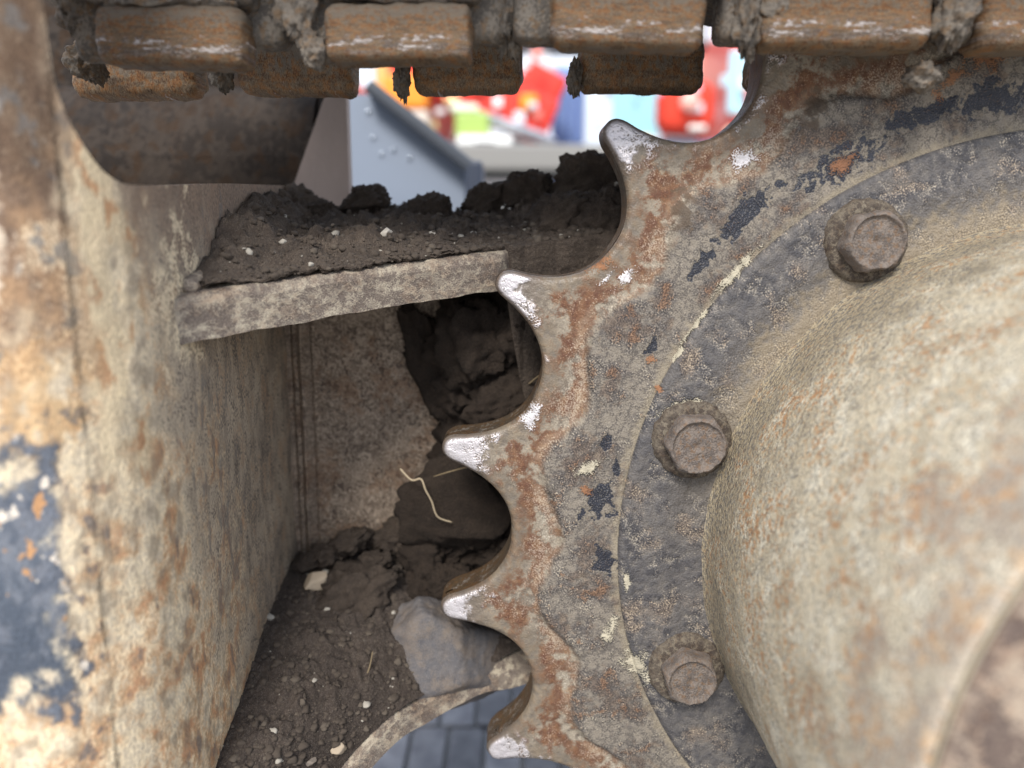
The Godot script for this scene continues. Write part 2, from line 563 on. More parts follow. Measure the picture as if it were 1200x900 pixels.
# the other surfaces; kind 0 hub drum, 1 frame end wall, 2 scaly plate, 3 link steel, 4 soil, 5 stone, 6 mud, 7 painted gritty slab steel
func bake(kind: int, n: int) -> Array:
	var S := FastNoiseLite.TYPE_SIMPLEX_SMOOTH
	var FB := FastNoiseLite.FRACTAL_FBM
	var seam := kind != 1
	var base := 100 + kind * 20
	var na := bytes_of(base, n, 6.0, 5, S, FB, seam)
	var nb := bytes_of(base + 1, n, 54.0 if kind == 0 else 34.0, 4, S, FB, seam)
	var nc := bytes_of(base + 2, n, 190.0, 3, S, FB, seam)
	var ne := bytes_of(base + 3, n, 14.0, 5, S, FB, seam, 0.5)
	var nf := bytes_of(base + 4, n, 26.0, 4, S, FastNoiseLite.FRACTAL_RIDGED, seam, 0.6)
	var nd := bytes_of(base + 5, n, 60.0, 1, FastNoiseLite.TYPE_CELLULAR, FastNoiseLite.FRACTAL_NONE, seam)
	var nn := n * n
	var col := PackedByteArray()
	col.resize(nn * 3)
	var rgh := PackedByteArray()
	rgh.resize(nn)
	var hgt := PackedFloat32Array()
	hgt.resize(nn)
	for py in n:
		for px in n:
			var k := py * n + px
			var a := na[k] / 255.0
			var b := nb[k] / 255.0
			var c := nc[k] / 255.0
			var d := nd[k] / 255.0
			var e := ne[k] / 255.0
			var f := nf[k] / 255.0
			# streaks: the same noise read along a squeezed axis
			var q: Vector3
			var h := 0.0
			var ro := 0.85
			match kind:
				0:
					# u runs round the drum, v from its foot to its front edge
					var st := nb[((py * 2) % n) * n + (px + 300) % n] / 255.0
					var st2 := nb[((py * 2 + 77) % n) * n + (px + 111) % n] / 255.0
					q = Vector3(208, 195, 168).lerp(Vector3(176, 164, 140), smoothstep(0.40, 0.62, st * 0.5 + a * 0.35 + c * 0.15))
					q = q.lerp(Vector3(128, 125, 120), smoothstep(0.50, 0.66, st2 * 0.5 + e * 0.25 + c * 0.25) * 0.6)
					q = q.lerp(Vector3(222, 214, 192), smoothstep(0.50, 0.66, e * 0.5 + st * 0.35 + c * 0.2 - 0.03) * 0.8)
					q = q.lerp(Vector3(192, 150, 106), smoothstep(0.52, 0.68, a * 0.25 + b * 0.55 + c * 0.2) * 0.75)
					q = q.lerp(Vector3(156, 108, 72), smoothstep(0.58, 0.72, a * 0.35 + b * 0.45 + c * 0.2) * 0.5)
					q = q.lerp(Vector3(84, 82, 80), smoothstep(0.55, 0.66, f * 0.3 + (1.0 - c) * 0.5 + (1.0 - st) * 0.2) * 0.5)
					q = q.lerp(Vector3(230, 224, 206), smoothstep(0.58, 0.70, c * 0.6 + st * 0.2 + e * 0.2) * 0.5)
					# finer dust and darker streaks near the foot
					var foot := smoothstep(0.34, 0.05, (py + 0.5) / n + (a - 0.5) * 0.4)
					q = q.lerp(Vector3(146, 133, 110).lerp(Vector3(102, 96, 88), smoothstep(0.45, 0.6, st2)), foot * 0.75)
					var front := smoothstep(0.64, 0.82, (py + 0.5) / n + (a - 0.5) * 0.40 + (b - 0.5) * 0.12)
					q = q.lerp(Vector3(158, 144, 134).lerp(Vector3(180, 142, 106), smoothstep(0.5, 0.62, e * 0.6 + b * 0.4)), front * 0.45)
					q *= 0.86 + 0.28 * c
					h = 0.4 * st + 0.35 * c + 0.25 * b
				1:
					# u: from the far end of the wall round the bend to the outer face; v: height 0.70 down to 0.24
					var s := (px + 0.5) / n * 0.34
					var y := 0.70 - (py + 0.5) / n * 0.46
					var st := nb[((py / 3 + 40) % n) * n + px] / 255.0
					q = Vector3(160, 151, 138).lerp(Vector3(124, 116, 107), smoothstep(0.38, 0.64, st * 0.3 + a * 0.4 + c * 0.3))
					q = q.lerp(Vector3(164, 151, 132), smoothstep(0.48, 0.66, c * 0.5 + e * 0.3 + b * 0.2) * 0.75)
					q = q.lerp(Vector3(132, 104, 84), smoothstep(0.52, 0.68, e * 0.5 + b * 0.3 + c * 0.2) * 0.35)
					q = q.lerp(Vector3(70, 66, 64), smoothstep(0.56, 0.66, (1.0 - c) * 0.6 + (1.0 - b) * 0.4) * 0.5)
					var near := smoothstep(0.13, 0.225, s + (a - 0.5) * 0.09 + (e - 0.5) * 0.05 + (0.48 - y) * 0.30)
					var warm := Vector3(194, 184, 165).lerp(Vector3(176, 148, 118), smoothstep(0.40, 0.58, e * 0.45 + b * 0.35 + c * 0.2 + (0.5 - y) * 0.5))
					warm = warm.lerp(Vector3(216, 204, 178), smoothstep(0.46, 0.60, f * 0.4 + c * 0.35 + b * 0.25) * 0.75)
					warm = warm.lerp(Vector3(168, 124, 92), smoothstep(0.54, 0.68, e * 0.4 + b * 0.4 + c * 0.2 + (0.47 - y) * 0.2) * 0.75)
					warm = warm.lerp(Vector3(128, 118, 106), smoothstep(0.54, 0.66, nb[(k + 50000) % nn] / 255.0 * 0.5 + a * 0.3 + c * 0.2) * 0.55)
					q = q.lerp(warm, near)
					q = q.lerp(Vector3(112, 98, 88), smoothstep(0.57, 0.61, y + (e - 0.5) * 0.05) * smoothstep(0.240, 0.222, s + (b - 0.5) * 0.02) * 0.7)
					# chipped grey-blue paint left on the wall
					var chip := smoothstep(0.60, 0.64, st * 0.45 + e * 0.35 + b * 0.2 + c * 0.08 - absf(y - 0.45) * 0.35 - absf(s - 0.165) * 1.3)
					q = q.lerp(Vector3(96, 99, 103), chip * 0.45)
					# cream band on the bend
					var band := smoothstep(0.222, 0.234, s + (e - 0.5) * 0.03) * smoothstep(0.254, 0.244, s + (b - 0.5) * 0.012) * smoothstep(0.47, 0.53, y + (e - 0.5) * 0.04)
					q = q.lerp(Vector3(204, 190, 160).lerp(Vector3(176, 164, 142), b), band * 0.8)
					q = q.lerp(Vector3(156, 114, 82), band * smoothstep(0.56, 0.66, st * 0.4 + b * 0.3 + e * 0.3) * 0.7)
					# brown outer face high up, pale caked patches on it
					var up := smoothstep(0.246, 0.258, s + (e - 0.5) * 0.016) * smoothstep(0.52, 0.57, y + (e - 0.5) * 0.06)
					q = q.lerp(Vector3(146, 118, 92).lerp(Vector3(108, 88, 74), smoothstep(0.35, 0.65, a * 0.5 + b * 0.5)), up * 0.85)
					q = q.lerp(Vector3(206, 192, 168), up * smoothstep(0.48, 0.62, e * 0.5 + c * 0.3 + b * 0.2) * 0.75)
					q = q.lerp(Vector3(78, 64, 54), smoothstep(0.60, 0.645, y + (a - 0.5) * 0.06) * up * 0.75)
					var pale := smoothstep(0.0, 0.5, 1.0 - Vector2((s - 0.281) / 0.012, (y - 0.602) / 0.036).length() + (e - 0.5) * 1.6 + (b - 0.5) * 0.9)
					q = q.lerp(Vector3(226, 219, 206), pale * 0.85)
					var amber := smoothstep(0.0, 0.6, 1.0 - Vector2((s - 0.268) / 0.018, (y - 0.540) / 0.032).length() + (e - 0.5) * 1.8 + (b - 0.5) * 1.2)
					q = q.lerp(Vector3(184, 150, 108), amber * 0.5)
					q = q.lerp(Vector3(96, 98, 102), smoothstep(0.60, 0.68, b * 0.6 + e * 0.4) * smoothstep(0.24, 0.26, s) * 0.6)
					# the big patch of old blue paint
					var blue := smoothstep(-0.06, 0.42, minf((s - 0.2635) / 0.008, minf((0.520 - y) / 0.02, (y - 0.412) / 0.015)) * 0.45 + (e - 0.5) * 1.0 + (b - 0.5) * 0.7)
					q = q.lerp(Vector3(66, 76, 92).lerp(Vector3(98, 106, 120), smoothstep(0.35, 0.65, a * 0.5 + b * 0.5)), blue * 0.94)
					q = q.lerp(Vector3(222, 214, 202), smoothstep(0.66, 0.70, nb[(k + 30000) % nn] / 255.0 * 0.6 + e * 0.4) * blue * 0.85)
					q = q.lerp(Vector3(186, 140, 96), smoothstep(0.67, 0.71, nb[(k + 130000) % nn] / 255.0 * 0.6 + a * 0.4) * blue * 0.85)
					var crust := smoothstep(0.0, 0.5, 1.0 - Vector2((s - 0.188) / 0.024, (y - 0.575) / 0.045).length() + (e - 0.5) * 2.0 + (b - 0.5) * 1.2)
					q = q.lerp(Vector3(206, 198, 176), crust * smoothstep(0.42, 0.56, b * 0.5 + c * 0.5) * 0.8)
					q *= Vector3(1.02, 0.99, 0.95) * (0.94 + 0.28 * c)
					h = 0.35 * st + 0.35 * c + 0.25 * e + chip * -0.12 + blue * -0.3
					ro = lerpf(0.85, 0.5, blue)
				2:
					# wormy, scaly rust: the ridged noise read through a warp
					var wx := (px + int((e - 0.5) * 90.0) + n) % n
					var wy := (py + int((b - 0.5) * 50.0) + n) % n
					var w := nf[wy * n + wx] / 255.0
					q = Vector3(94, 81, 70).lerp(Vector3(168, 152, 134), smoothstep(0.40, 0.74, w * 0.8 + c * 0.15))
					q = q.lerp(Vector3(116, 82, 58), smoothstep(0.52, 0.68, a * 0.5 + b * 0.3 + c * 0.2) * 0.35)
					q = q.lerp(Vector3(66, 58, 54), smoothstep(0.52, 0.68, (1.0 - w) * 0.5 + e * 0.3 + (1.0 - c) * 0.2) * 0.55)
					q *= 0.88 + 0.24 * c
					h = 0.7 * w + 0.3 * c
				3:
					# v: height on the pad, worn bright near its lower edge
					# the picture is laid out five times wider than high
					var v := (py + 0.5) / n
					var kk := py * n + (px * 5) % n
					a = ne[kk] / 255.0
					e = na[kk] / 255.0
					b = nb[kk] / 255.0
					c = nc[py * n + (px * 3) % n] / 255.0
					q = Vector3(136, 116, 92).lerp(Vector3(98, 80, 64), smoothstep(0.38, 0.62, a * 0.5 + b * 0.35 + c * 0.15))
					q = q.lerp(Vector3(148, 100, 58), smoothstep(0.46, 0.60, e * 0.35 + b * 0.2 + ne[k] / 255.0 * 0.45) * 0.7)
					q = q.lerp(Vector3(70, 54, 44), smoothstep(0.52, 0.62, (1.0 - ne[k] / 255.0) * 0.5 + b * 0.5) * 0.55)
					q = q.lerp(Vector3(172, 156, 130), smoothstep(0.50, 0.66, c * 0.4 + a * 0.4 + b * 0.2) * 0.7)
					q = q.lerp(Vector3(84, 52, 38), smoothstep(0.54, 0.66, b * 0.45 + c * 0.3 + e * 0.25) * 0.65)
					q *= 0.86 + 0.28 * c
					q = q.lerp(Vector3(118, 110, 100), smoothstep(0.40, 0.12, v + (e - 0.5) * 0.5 + (b - 0.5) * 0.3) * 0.8)
					var ln := nb[((py * 2) % n) * n + px % n] / 255.0
					var worn := smoothstep(0.56, 0.70, v + (e - 0.5) * 0.45) * smoothstep(0.93, 0.82, v + (b - 0.5) * 0.14) * smoothstep(0.40, 0.54, na[k] / 255.0 * 0.75 + e * 0.25)
					q = q.lerp(Vector3(58, 52, 50).lerp(Vector3(124, 112, 102), ln), worn * smoothstep(0.34, 0.5, b * 0.5 + ln * 0.5))
					var bright := worn * smoothstep(0.50, 0.60, ln * 0.45 + na[(k + 70000) % nn] / 255.0 * 0.35 + c * 0.2)
					q = q.lerp(Vector3(212, 206, 204), bright)
					ro = lerpf(0.8, 0.38, maxf(bright, worn * 0.5))
					h = 0.4 * b + 0.3 * a + 0.3 * e - worn * 0.1
				4:
					q = Vector3(88, 76, 65).lerp(Vector3(62, 53, 46), smoothstep(0.36, 0.64, a * 0.35 + b * 0.45 + c * 0.2))
					q = q.lerp(Vector3(116, 104, 90), smoothstep(0.52, 0.72, c * 0.5 + b * 0.3 + e * 0.2) * 0.7)
					q = q.lerp(Vector3(150, 140, 124), smoothstep(0.72, 0.80, c) * 0.6)
					q = q.lerp(Vector3(44, 37, 32), smoothstep(0.52, 0.68, f * 0.4 + (1.0 - c) * 0.4 + (1.0 - b) * 0.2) * 0.55)
					q *= 0.82 + 0.36 * c
					h = 0.5 * c + 0.4 * b + 0.1 * d
					ro = 0.95
				5:
					q = Vector3(98, 97, 99).lerp(Vector3(76, 75, 79), smoothstep(0.36, 0.64, a * 0.4 + b * 0.35 + c * 0.25))
					q = q.lerp(Vector3(146, 128, 108), smoothstep(0.44, 0.64, a * 0.45 + e * 0.3 + c * 0.3) * 0.65)
					q = q.lerp(Vector3(134, 132, 130), smoothstep(0.50, 0.68, c * 0.5 + f * 0.25 + b * 0.25) * 0.5)
					q *= 0.86 + 0.28 * c
					h = 0.4 * c + 0.4 * b + 0.2 * e
					ro = 0.75
				6:
					q = Vector3(124, 116, 106).lerp(Vector3(88, 82, 76), smoothstep(0.38, 0.62, a * 0.5 + b * 0.5))
					q = q.lerp(Vector3(142, 128, 108), smoothstep(0.56, 0.72, c * 0.5 + e * 0.5) * 0.6)
					q = q.lerp(Vector3(110, 80, 52), smoothstep(0.6, 0.72, e) * 0.5)
					h = 0.5 * b + 0.3 * c + 0.2 * f
					ro = 0.92
				7:
					q = Vector3(108, 97, 89).lerp(Vector3(76, 69, 66), smoothstep(0.36, 0.64, a * 0.4 + b * 0.4 + c * 0.2))
					q = q.lerp(Vector3(196, 186, 164), smoothstep(0.53, 0.60, e * 0.35 + f * 0.2 + c * 0.25 + b * 0.25) * 0.85)
					q = q.lerp(Vector3(118, 88, 68), smoothstep(0.50, 0.66, a * 0.4 + b * 0.4 + c * 0.2) * 0.45)
					q = q.lerp(Vector3(154, 143, 128), smoothstep(0.54, 0.68, c * 0.8 + b * 0.2) * 0.6)
					q *= 0.84 + 0.32 * c
					h = 0.4 * b + 0.4 * c + 0.2 * f
			col[k * 3] = int(clampf(q.x, 0, 255))
			col[k * 3 + 1] = int(clampf(q.y, 0, 255))
			col[k * 3 + 2] = int(clampf(q.z, 0, 255))
			rgh[k] = int(ro * 255.0)
			hgt[k] = h
	return finish(n, col, hgt, rgh)

func textured(maps: Array, relief: float, tri := 0.0, world := false) -> StandardMaterial3D:
	var m := StandardMaterial3D.new()
	m.albedo_texture = ImageTexture.create_from_image(maps[0])
	m.heightmap_enabled = true
	m.heightmap_texture = ImageTexture.create_from_image(maps[1])
	m.heightmap_scale = relief
	m.roughness = 1.0
	m.roughness_texture = ImageTexture.create_from_image(maps[2])
	m.metallic_specular = 0.4
	if tri > 0.0:
		m.uv1_triplanar = true
		m.uv1_world_triplanar = world
		m.uv1_scale = Vector3.ONE / tri
	return m

func flat(c: Color, rough := 0.7, metal := 0.0) -> StandardMaterial3D:
	var m := StandardMaterial3D.new()
	m.albedo_color = c
	m.roughness = rough
	m.metallic = metal
	return m

func make_materials() -> void:
	make_profile()
	var jobs := {}
	var list := [["sprocket", -1, SN], ["wall", 1, 1100], ["drum", 0, 960], ["scaly", 2, 640], ["link", 3, 640], ["soil", 4, 576], ["slab", 7, 640], ["stone", 5, 384], ["mud", 6, 448]]
	for j in list:
		var t := Thread.new()
		t.start(bake_sprocket if j[1] < 0 else bake.bind(j[1], j[2]))
		jobs[j[0]] = t
	var got := {}
	for k in jobs:
		got[k] = jobs[k].wait_to_finish()
	M.sprocket = textured(got.sprocket, 0.17)
	M.sprocket.metallic = 1.0
	M.sprocket.metallic_texture = ImageTexture.create_from_image(got.sprocket[3])
	M.drum = textured(got.drum, 0.13)
	M.drum.uv1_scale = Vector3(4.0, 4.0, 1)
	M.cover = textured(got.slab, 0.1, 0.30)
	M.cover.albedo_color = Color(0.96, 0.92, 0.91)
	M.wall = textured(got.wall, 0.12)
	M.scaly = textured(got.scaly, 0.20, 0.22)
	M.link = textured(got.link, 0.055)
	M.linkfar = textured(got.link, 0.06)
	M.linkfar.uv1_scale = Vector3(1, 0.42, 1)
	M.linkfar.uv1_offset = Vector3(0.37, 0.12, 0)
	M.link.albedo_color = Color(0.88, 0.87, 0.86)
	M.linkplate = textured(got.mud, 0.12, 0.09)
	M.soil = textured(got.soil, 0.22, 0.14, true)
	M.soil.albedo_color = Color(0.85, 0.86, 0.89)
	M.dusty = textured(got.soil, 0.24, 0.11, true)
	M.dusty.albedo_color = Color(0.97, 0.98, 1.0)
	M.clod = textured(got.soil, 0.18, 0.09)
	M.clod.albedo_color = Color(0.82, 0.82, 0.83)
	M.stone = textured(got.stone, 0.07, 0.13)
	M.stone.albedo_color = Color(0.92, 0.92, 0.93)
	M.mud = textured(got.mud, 0.14, 0.08)
	M.slab = textured(got.slab, 0.12, 0.17)
	M.bolt = textured(got.mud, 0.10, 0.05)
	M.bolt.albedo_color = Color(1.0, 0.98, 0.99)
	M.bolt.metallic_specular = 0.6
	M.crust = textured(got.mud, 0.16, 0.06)
	M.crust.albedo_color = Color(1.0, 1.0, 1.0)
	M.washer = textured(got.slab, 0.10, 0.07)
	M.washer.albedo_color = Color(0.72, 0.71, 0.70)
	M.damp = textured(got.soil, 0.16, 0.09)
	M.damp.albedo_color = Color(0.60, 0.58, 0.57)  # darker copy of the soil: the cavity shade is put into its colour
	M.flank = textured(got.link, 0.05, 0.07)
	M.flank.albedo_color = Color(0.70, 0.69, 0.66)
	M.flank.roughness = 0.75
	M.post = textured(got.mud, 0.06, 0.30)
	M.post.albedo_texture = null
	M.post.albedo_color = Color(0.66, 0.60, 0.565)
	M.tube = textured(got.mud, 0.12, 0.30)
	M.tube.albedo_color = Color(0.54, 0.51, 0.50)

# ------------------------------------------------------------------ ground
func ground() -> void:
	var g := Node3D.new()
	g.name = "ground"
	g.set_meta("kind", "structure")
	tag(g, "grey block paving of the yard under the machine", "ground", "", "structure")
	add_child(g, true)
	var bed := PlaneMesh.new()
	bed.size = Vector2(240, 240)
	part("joint_bed", bed, flat(Color(0.62, 0.61, 0.59), 0.95), g, Vector3(0, -0.008, 0))
	var mats := []
	for k in 5:
		var m := StandardMaterial3D.new()
		var v := 0.40 + 0.03 * k
		m.albedo_color = Color(v, v * 1.0, v * 1.015)
		m.roughness = 0.8
		var nt := NoiseTexture2D.new()
		nt.width = 128
		nt.height = 128
		nt.seamless = true
		nt.noise = noise(60 + k, 0.04, 4)
		var ramp := Gradient.new()
		ramp.set_color(0, Color(0.72, 0.72, 0.74))
		ramp.set_color(1, Color(1, 1, 1))
		nt.color_ramp = ramp
		m.albedo_texture = nt
		m.uv1_triplanar = true
		m.uv1_world_triplanar = true
		m.uv1_scale = Vector3.ONE * 5.0
		mats.append(m)
	var block := rbox(Vector3(0.0405, 0.03, 0.15), 0.003, 1)
	var rng := RandomNumberGenerator.new()
	rng.seed = 4
	for row in 9:
		for c in 30:
			var x := -0.60 + c * 0.0445 + (0.013 if row % 2 else 0.0)
			part("paving_block", block, mats[rng.randi() % 5], g, Vector3(x, -0.0135 + rng.randf() * 0.003, 0.09 - 0.1545 * row))

# ------------------------------------------------------------------ sprocket, flange, bolts, hub drum
func face_uv(x: float, y: float) -> Vector2:
	return Vector2((x - SX) / SW, (SY - y) / SW)

func sprocket() -> void:
	var o := thing("drive_sprocket", "rusty toothed drive sprocket with white chipped tips, bolted flange and pale hub drum", "sprocket", Vector3(CX, CY, 0.003))
	var nz := noise(5, 0.06, 4)
	var nl := noise(6, 0.012, 3)
	# toothed ring: front face from the tooth outline inwards
	var mb := MB.new()
	var outline := PackedVector2Array()   # (angle, radius) of the whole ring
	for k in range(20, -1, -1):
		for j in range(half.size() - 1, 0, -1):
			outline.append(Vector2(A0 + DA * k + half[j].x, half[j].y))
		for j in half.size() - 1:
			outline.append(Vector2(A0 + DA * k - half[j].x, half[j].y))
	outline.append(outline[0])
	var nr := 54
	var p := PackedVector3Array()
	var uv := PackedVector2Array()
	for q in outline:
		var t := (q.x - A0) / DA
		var tf := t - roundf(t)
		for j in nr:
			var f := float(j) / (nr - 1)
			f = f * f * 0.55 + f * 0.45
			var r := lerpf(q.y, 0.205, f)
			var x := cos(q.x) * r
			var y := sin(q.x) * r
			var ed := edge_dist(tf, r) if j else 0.0
			var rb := 0.2660 + 0.0075 * cos(tf * TAU) + 0.002 * nl.get_noise_2d(x * 3000, y * 3000)
			var z := -0.0048 * ss(rb - 0.0024, rb + 0.0024, r)
			z -= 0.0030 * ss(0.300, 0.330, r)
			var rd := 0.0042
			if ed < rd:
				z -= rd - sqrt(maxf(rd * rd - (rd - ed) * (rd - ed), 0.0))
			z += 0.0007 * nl.get_noise_2d(x * 2600, y * 2600) + 0.0004 * nz.get_noise_2d(x * 4000, y * 4000)
			p.append(Vector3(x, y, z))
			uv.append(face_uv(x, y))
	mb.grid(p, uv, outline.size(), nr)
	part("toothed_ring", mb.done(), M.sprocket, o)
	# flanks of the teeth, worn smooth, and the back of the ring
	var fl := MB.new()
	p = PackedVector3Array()
	for q in outline:
		var t := (q.x - A0) / DA
		var rb := 0.0048 + 0.0030 * ss(0.300, 0.330, q.y) + 0.0042
		for zz in [-rb, -rb - 0.006, -0.016, -0.024, -THICK + 0.006, -THICK + 0.0025, -THICK]:
			var inset := 0.0 if zz > -THICK + 0.004 else (0.001 if zz > -THICK + 0.001 else 0.0035)
			var r: float = q.y - inset + 0.0004 * nl.get_noise_3d(q.x * 900, q.y * 2000, zz * 2500)
			p.append(Vector3(cos(q.x) * r, sin(q.x) * r, zz))
	fl.grid(p, PackedVector2Array(), outline.size(), 7, true)
	p = PackedVector3Array()
	for q in outline:
		for r in [q.y - 0.0035, 0.2]:
			p.append(Vector3(cos(q.x) * r, sin(q.x) * r, -THICK))
	fl.grid(p, PackedVector2Array(), outline.size(), 2, true)
	part("tooth_flanks", fl.done(), M.flank, o)
	# flange
	var pf := PackedVector2Array([Vector2(RF + 0.0006, -0.0015), Vector2(RF - 0.0002, 0.0008), Vector2(RF - 0.0014, 0.0024), Vector2(RF - 0.0035, 0.0032)])
	for k in range(1, 15):
		pf.append(Vector2(lerpf(RF - 0.0035, 0.174, k / 14.0), 0.0034 - 0.0006 * sin(k * 0.9)))
	mb = MB.new()
	p = PackedVector3Array()
	uv = PackedVector2Array()
	for i in 301:
		var a := TAU * i / 300.0
		for q in pf:
			var w := q.x + 0.0005 * nl.get_noise_2d(cos(a) * 500, sin(a) * 500)
			var x := cos(a) * w
			var y := sin(a) * w
			p.append(Vector3(x, y, q.y + 0.0006 * nl.get_noise_2d(x * 3000, y * 3000)))
			uv.append(face_uv(x, y))
	mb.grid(p, uv, 301, pf.size())
	part("hub_flange", mb.done(), M.sprocket, o)
	# bolts, nine on the circle
	for k in 9:
		var a := deg_to_rad(121.7 + 39.8 * k)
		var b := Node3D.new()
		b.name = "bolt" if k == 0 else "bolt_%03d" % k
		b.position = Vector3(cos(a) * 0.1995, sin(a) * 0.1995, 0.003)
		b.rotation.z = k * 0.83 + 0.2
		o.add_child(b, true)
		part("bolt_head", bolt_head(k), M.bolt, b)
		part("washer", bolt_washer(k), M.washer, b)
	# hub drum
	var dp := PackedVector2Array([Vector2(0.1815, 0.0020), Vector2(0.1800, 0.0048), Vector2(0.1790, 0.0085), Vector2(0.1782, 0.014)])
	for k in range(1, 24):
		var f := k / 23.0
		dp.append(Vector2(lerpf(0.1780, 0.1715, f) + 0.0012 * sin(f * PI), lerpf(0.016, 0.212, f)))
	dp.append_array([Vector2(0.1709, 0.2146), Vector2(0.1702, 0.2160), Vector2(0.1690, 0.2166), Vector2(0.1683, 0.2162), Vector2(0.1680, 0.2120), Vector2(0.1650, 0.2118)])
	var drum := part("hub_drum", lathe(dp, 260, noise(9, 0.03, 4), 0.0009), M.drum, o)
	var cp := PackedVector2Array([Vector2(0.1662, 0.2110), Vector2(0.1660, 0.2155), Vector2(0.1650, 0.2172), Vector2(0.1620, 0.2182), Vector2(0.150, 0.2190), Vector2(0.125, 0.2196), Vector2(0.09, 0.220), Vector2(0.04, 0.220), Vector2(0.0, 0.220)])
	part("seal_ring", lathe(PackedVector2Array([Vector2(0.1672, 0.2125), Vector2(0.1670, 0.2160), Vector2(0.1667, 0.2166), Vector2(0.1664, 0.2160), Vector2(0.1662, 0.2125)]), 200), flat(Color(0.66, 0.62, 0.54), 0.7), drum)
	part("end_cover", lathe(cp, 200, noise(10, 0.03, 4), 0.0008), M.cover, drum)

func bolt_head(sd: int) -> ArrayMesh:
	var nz := noise(30 + sd, 0.22, 4)
	var mb := MB.new()
	var p := PackedVector3Array()
	var big: float = [1.0, 1.03, 0.97, 1.0, 1.02, 0.98, 1.0, 1.01, 0.99][sd]
	var rings := [[1.03, 0.0, 0.0], [1.0, 0.004, 0.0], [0.995, 0.0115, 0.0], [0.98, 0.0138, 0.2], [0.945, 0.0152, 0.7], [0.90, 0.0160, 1.0], [0.86, 0.0161, 1.0], [0.83, 0.0146, 1.0], [0.74, 0.0140, 1.0], [0.5, 0.0140, 1.0], [0.3, 0.0142, 1.0], [0.22, 0.0150, 1.0], [0.13, 0.0138, 1.0], [0.0, 0.0132, 1.0]]
	for i in 73:
		var a := TAU * i / 72.0
		var w := fposmod(a, PI / 3.0) - PI / 6.0
		var hexr := minf(0.0146 / cos(w), 0.0162)
		for g in rings:
			var r: float = lerpf(hexr, 0.0152, g[2]) * g[0] * big
			var q := Vector3(cos(a) * r, sin(a) * r, g[1])
			var d := nz.get_noise_3d(q.x * 1000, q.y * 1000, q.z * 1000)
			q += Vector3(cos(a) * 0.0009, sin(a) * 0.0009, 0.0006) * d * (1.0 if g[0] > 0.0 else 0.0)
			p.append(q)
	mb.grid(p, PackedVector2Array(), 73, rings.size())
	return mb.done()

func bolt_washer(sd: int) -> ArrayMesh:
	var pf := PackedVector2Array([Vector2(0.0228, -0.002), Vector2(0.0214, 0.0012), Vector2(0.0205, 0.0036), Vector2(0.0185, 0.0043), Vector2(0.0170, 0.0046), Vector2(0.0140, 0.0048)])
	return lathe(pf, 60, noise(40 + sd, 0.16, 3), 0.0013)

# ------------------------------------------------------------------ track frame
func path_at(keys: Array, f: float) -> Array:
	var k := mini(int(f), keys.size() - 2)
	var t := f - k
	var o := []
	for c in keys[0].size():
		o.append(cubic_interpolate(keys[k][c], keys[k + 1][c], keys[maxi(k - 1, 0)][c], keys[mini(k + 2, keys.size() - 1)][c], t))
	return o

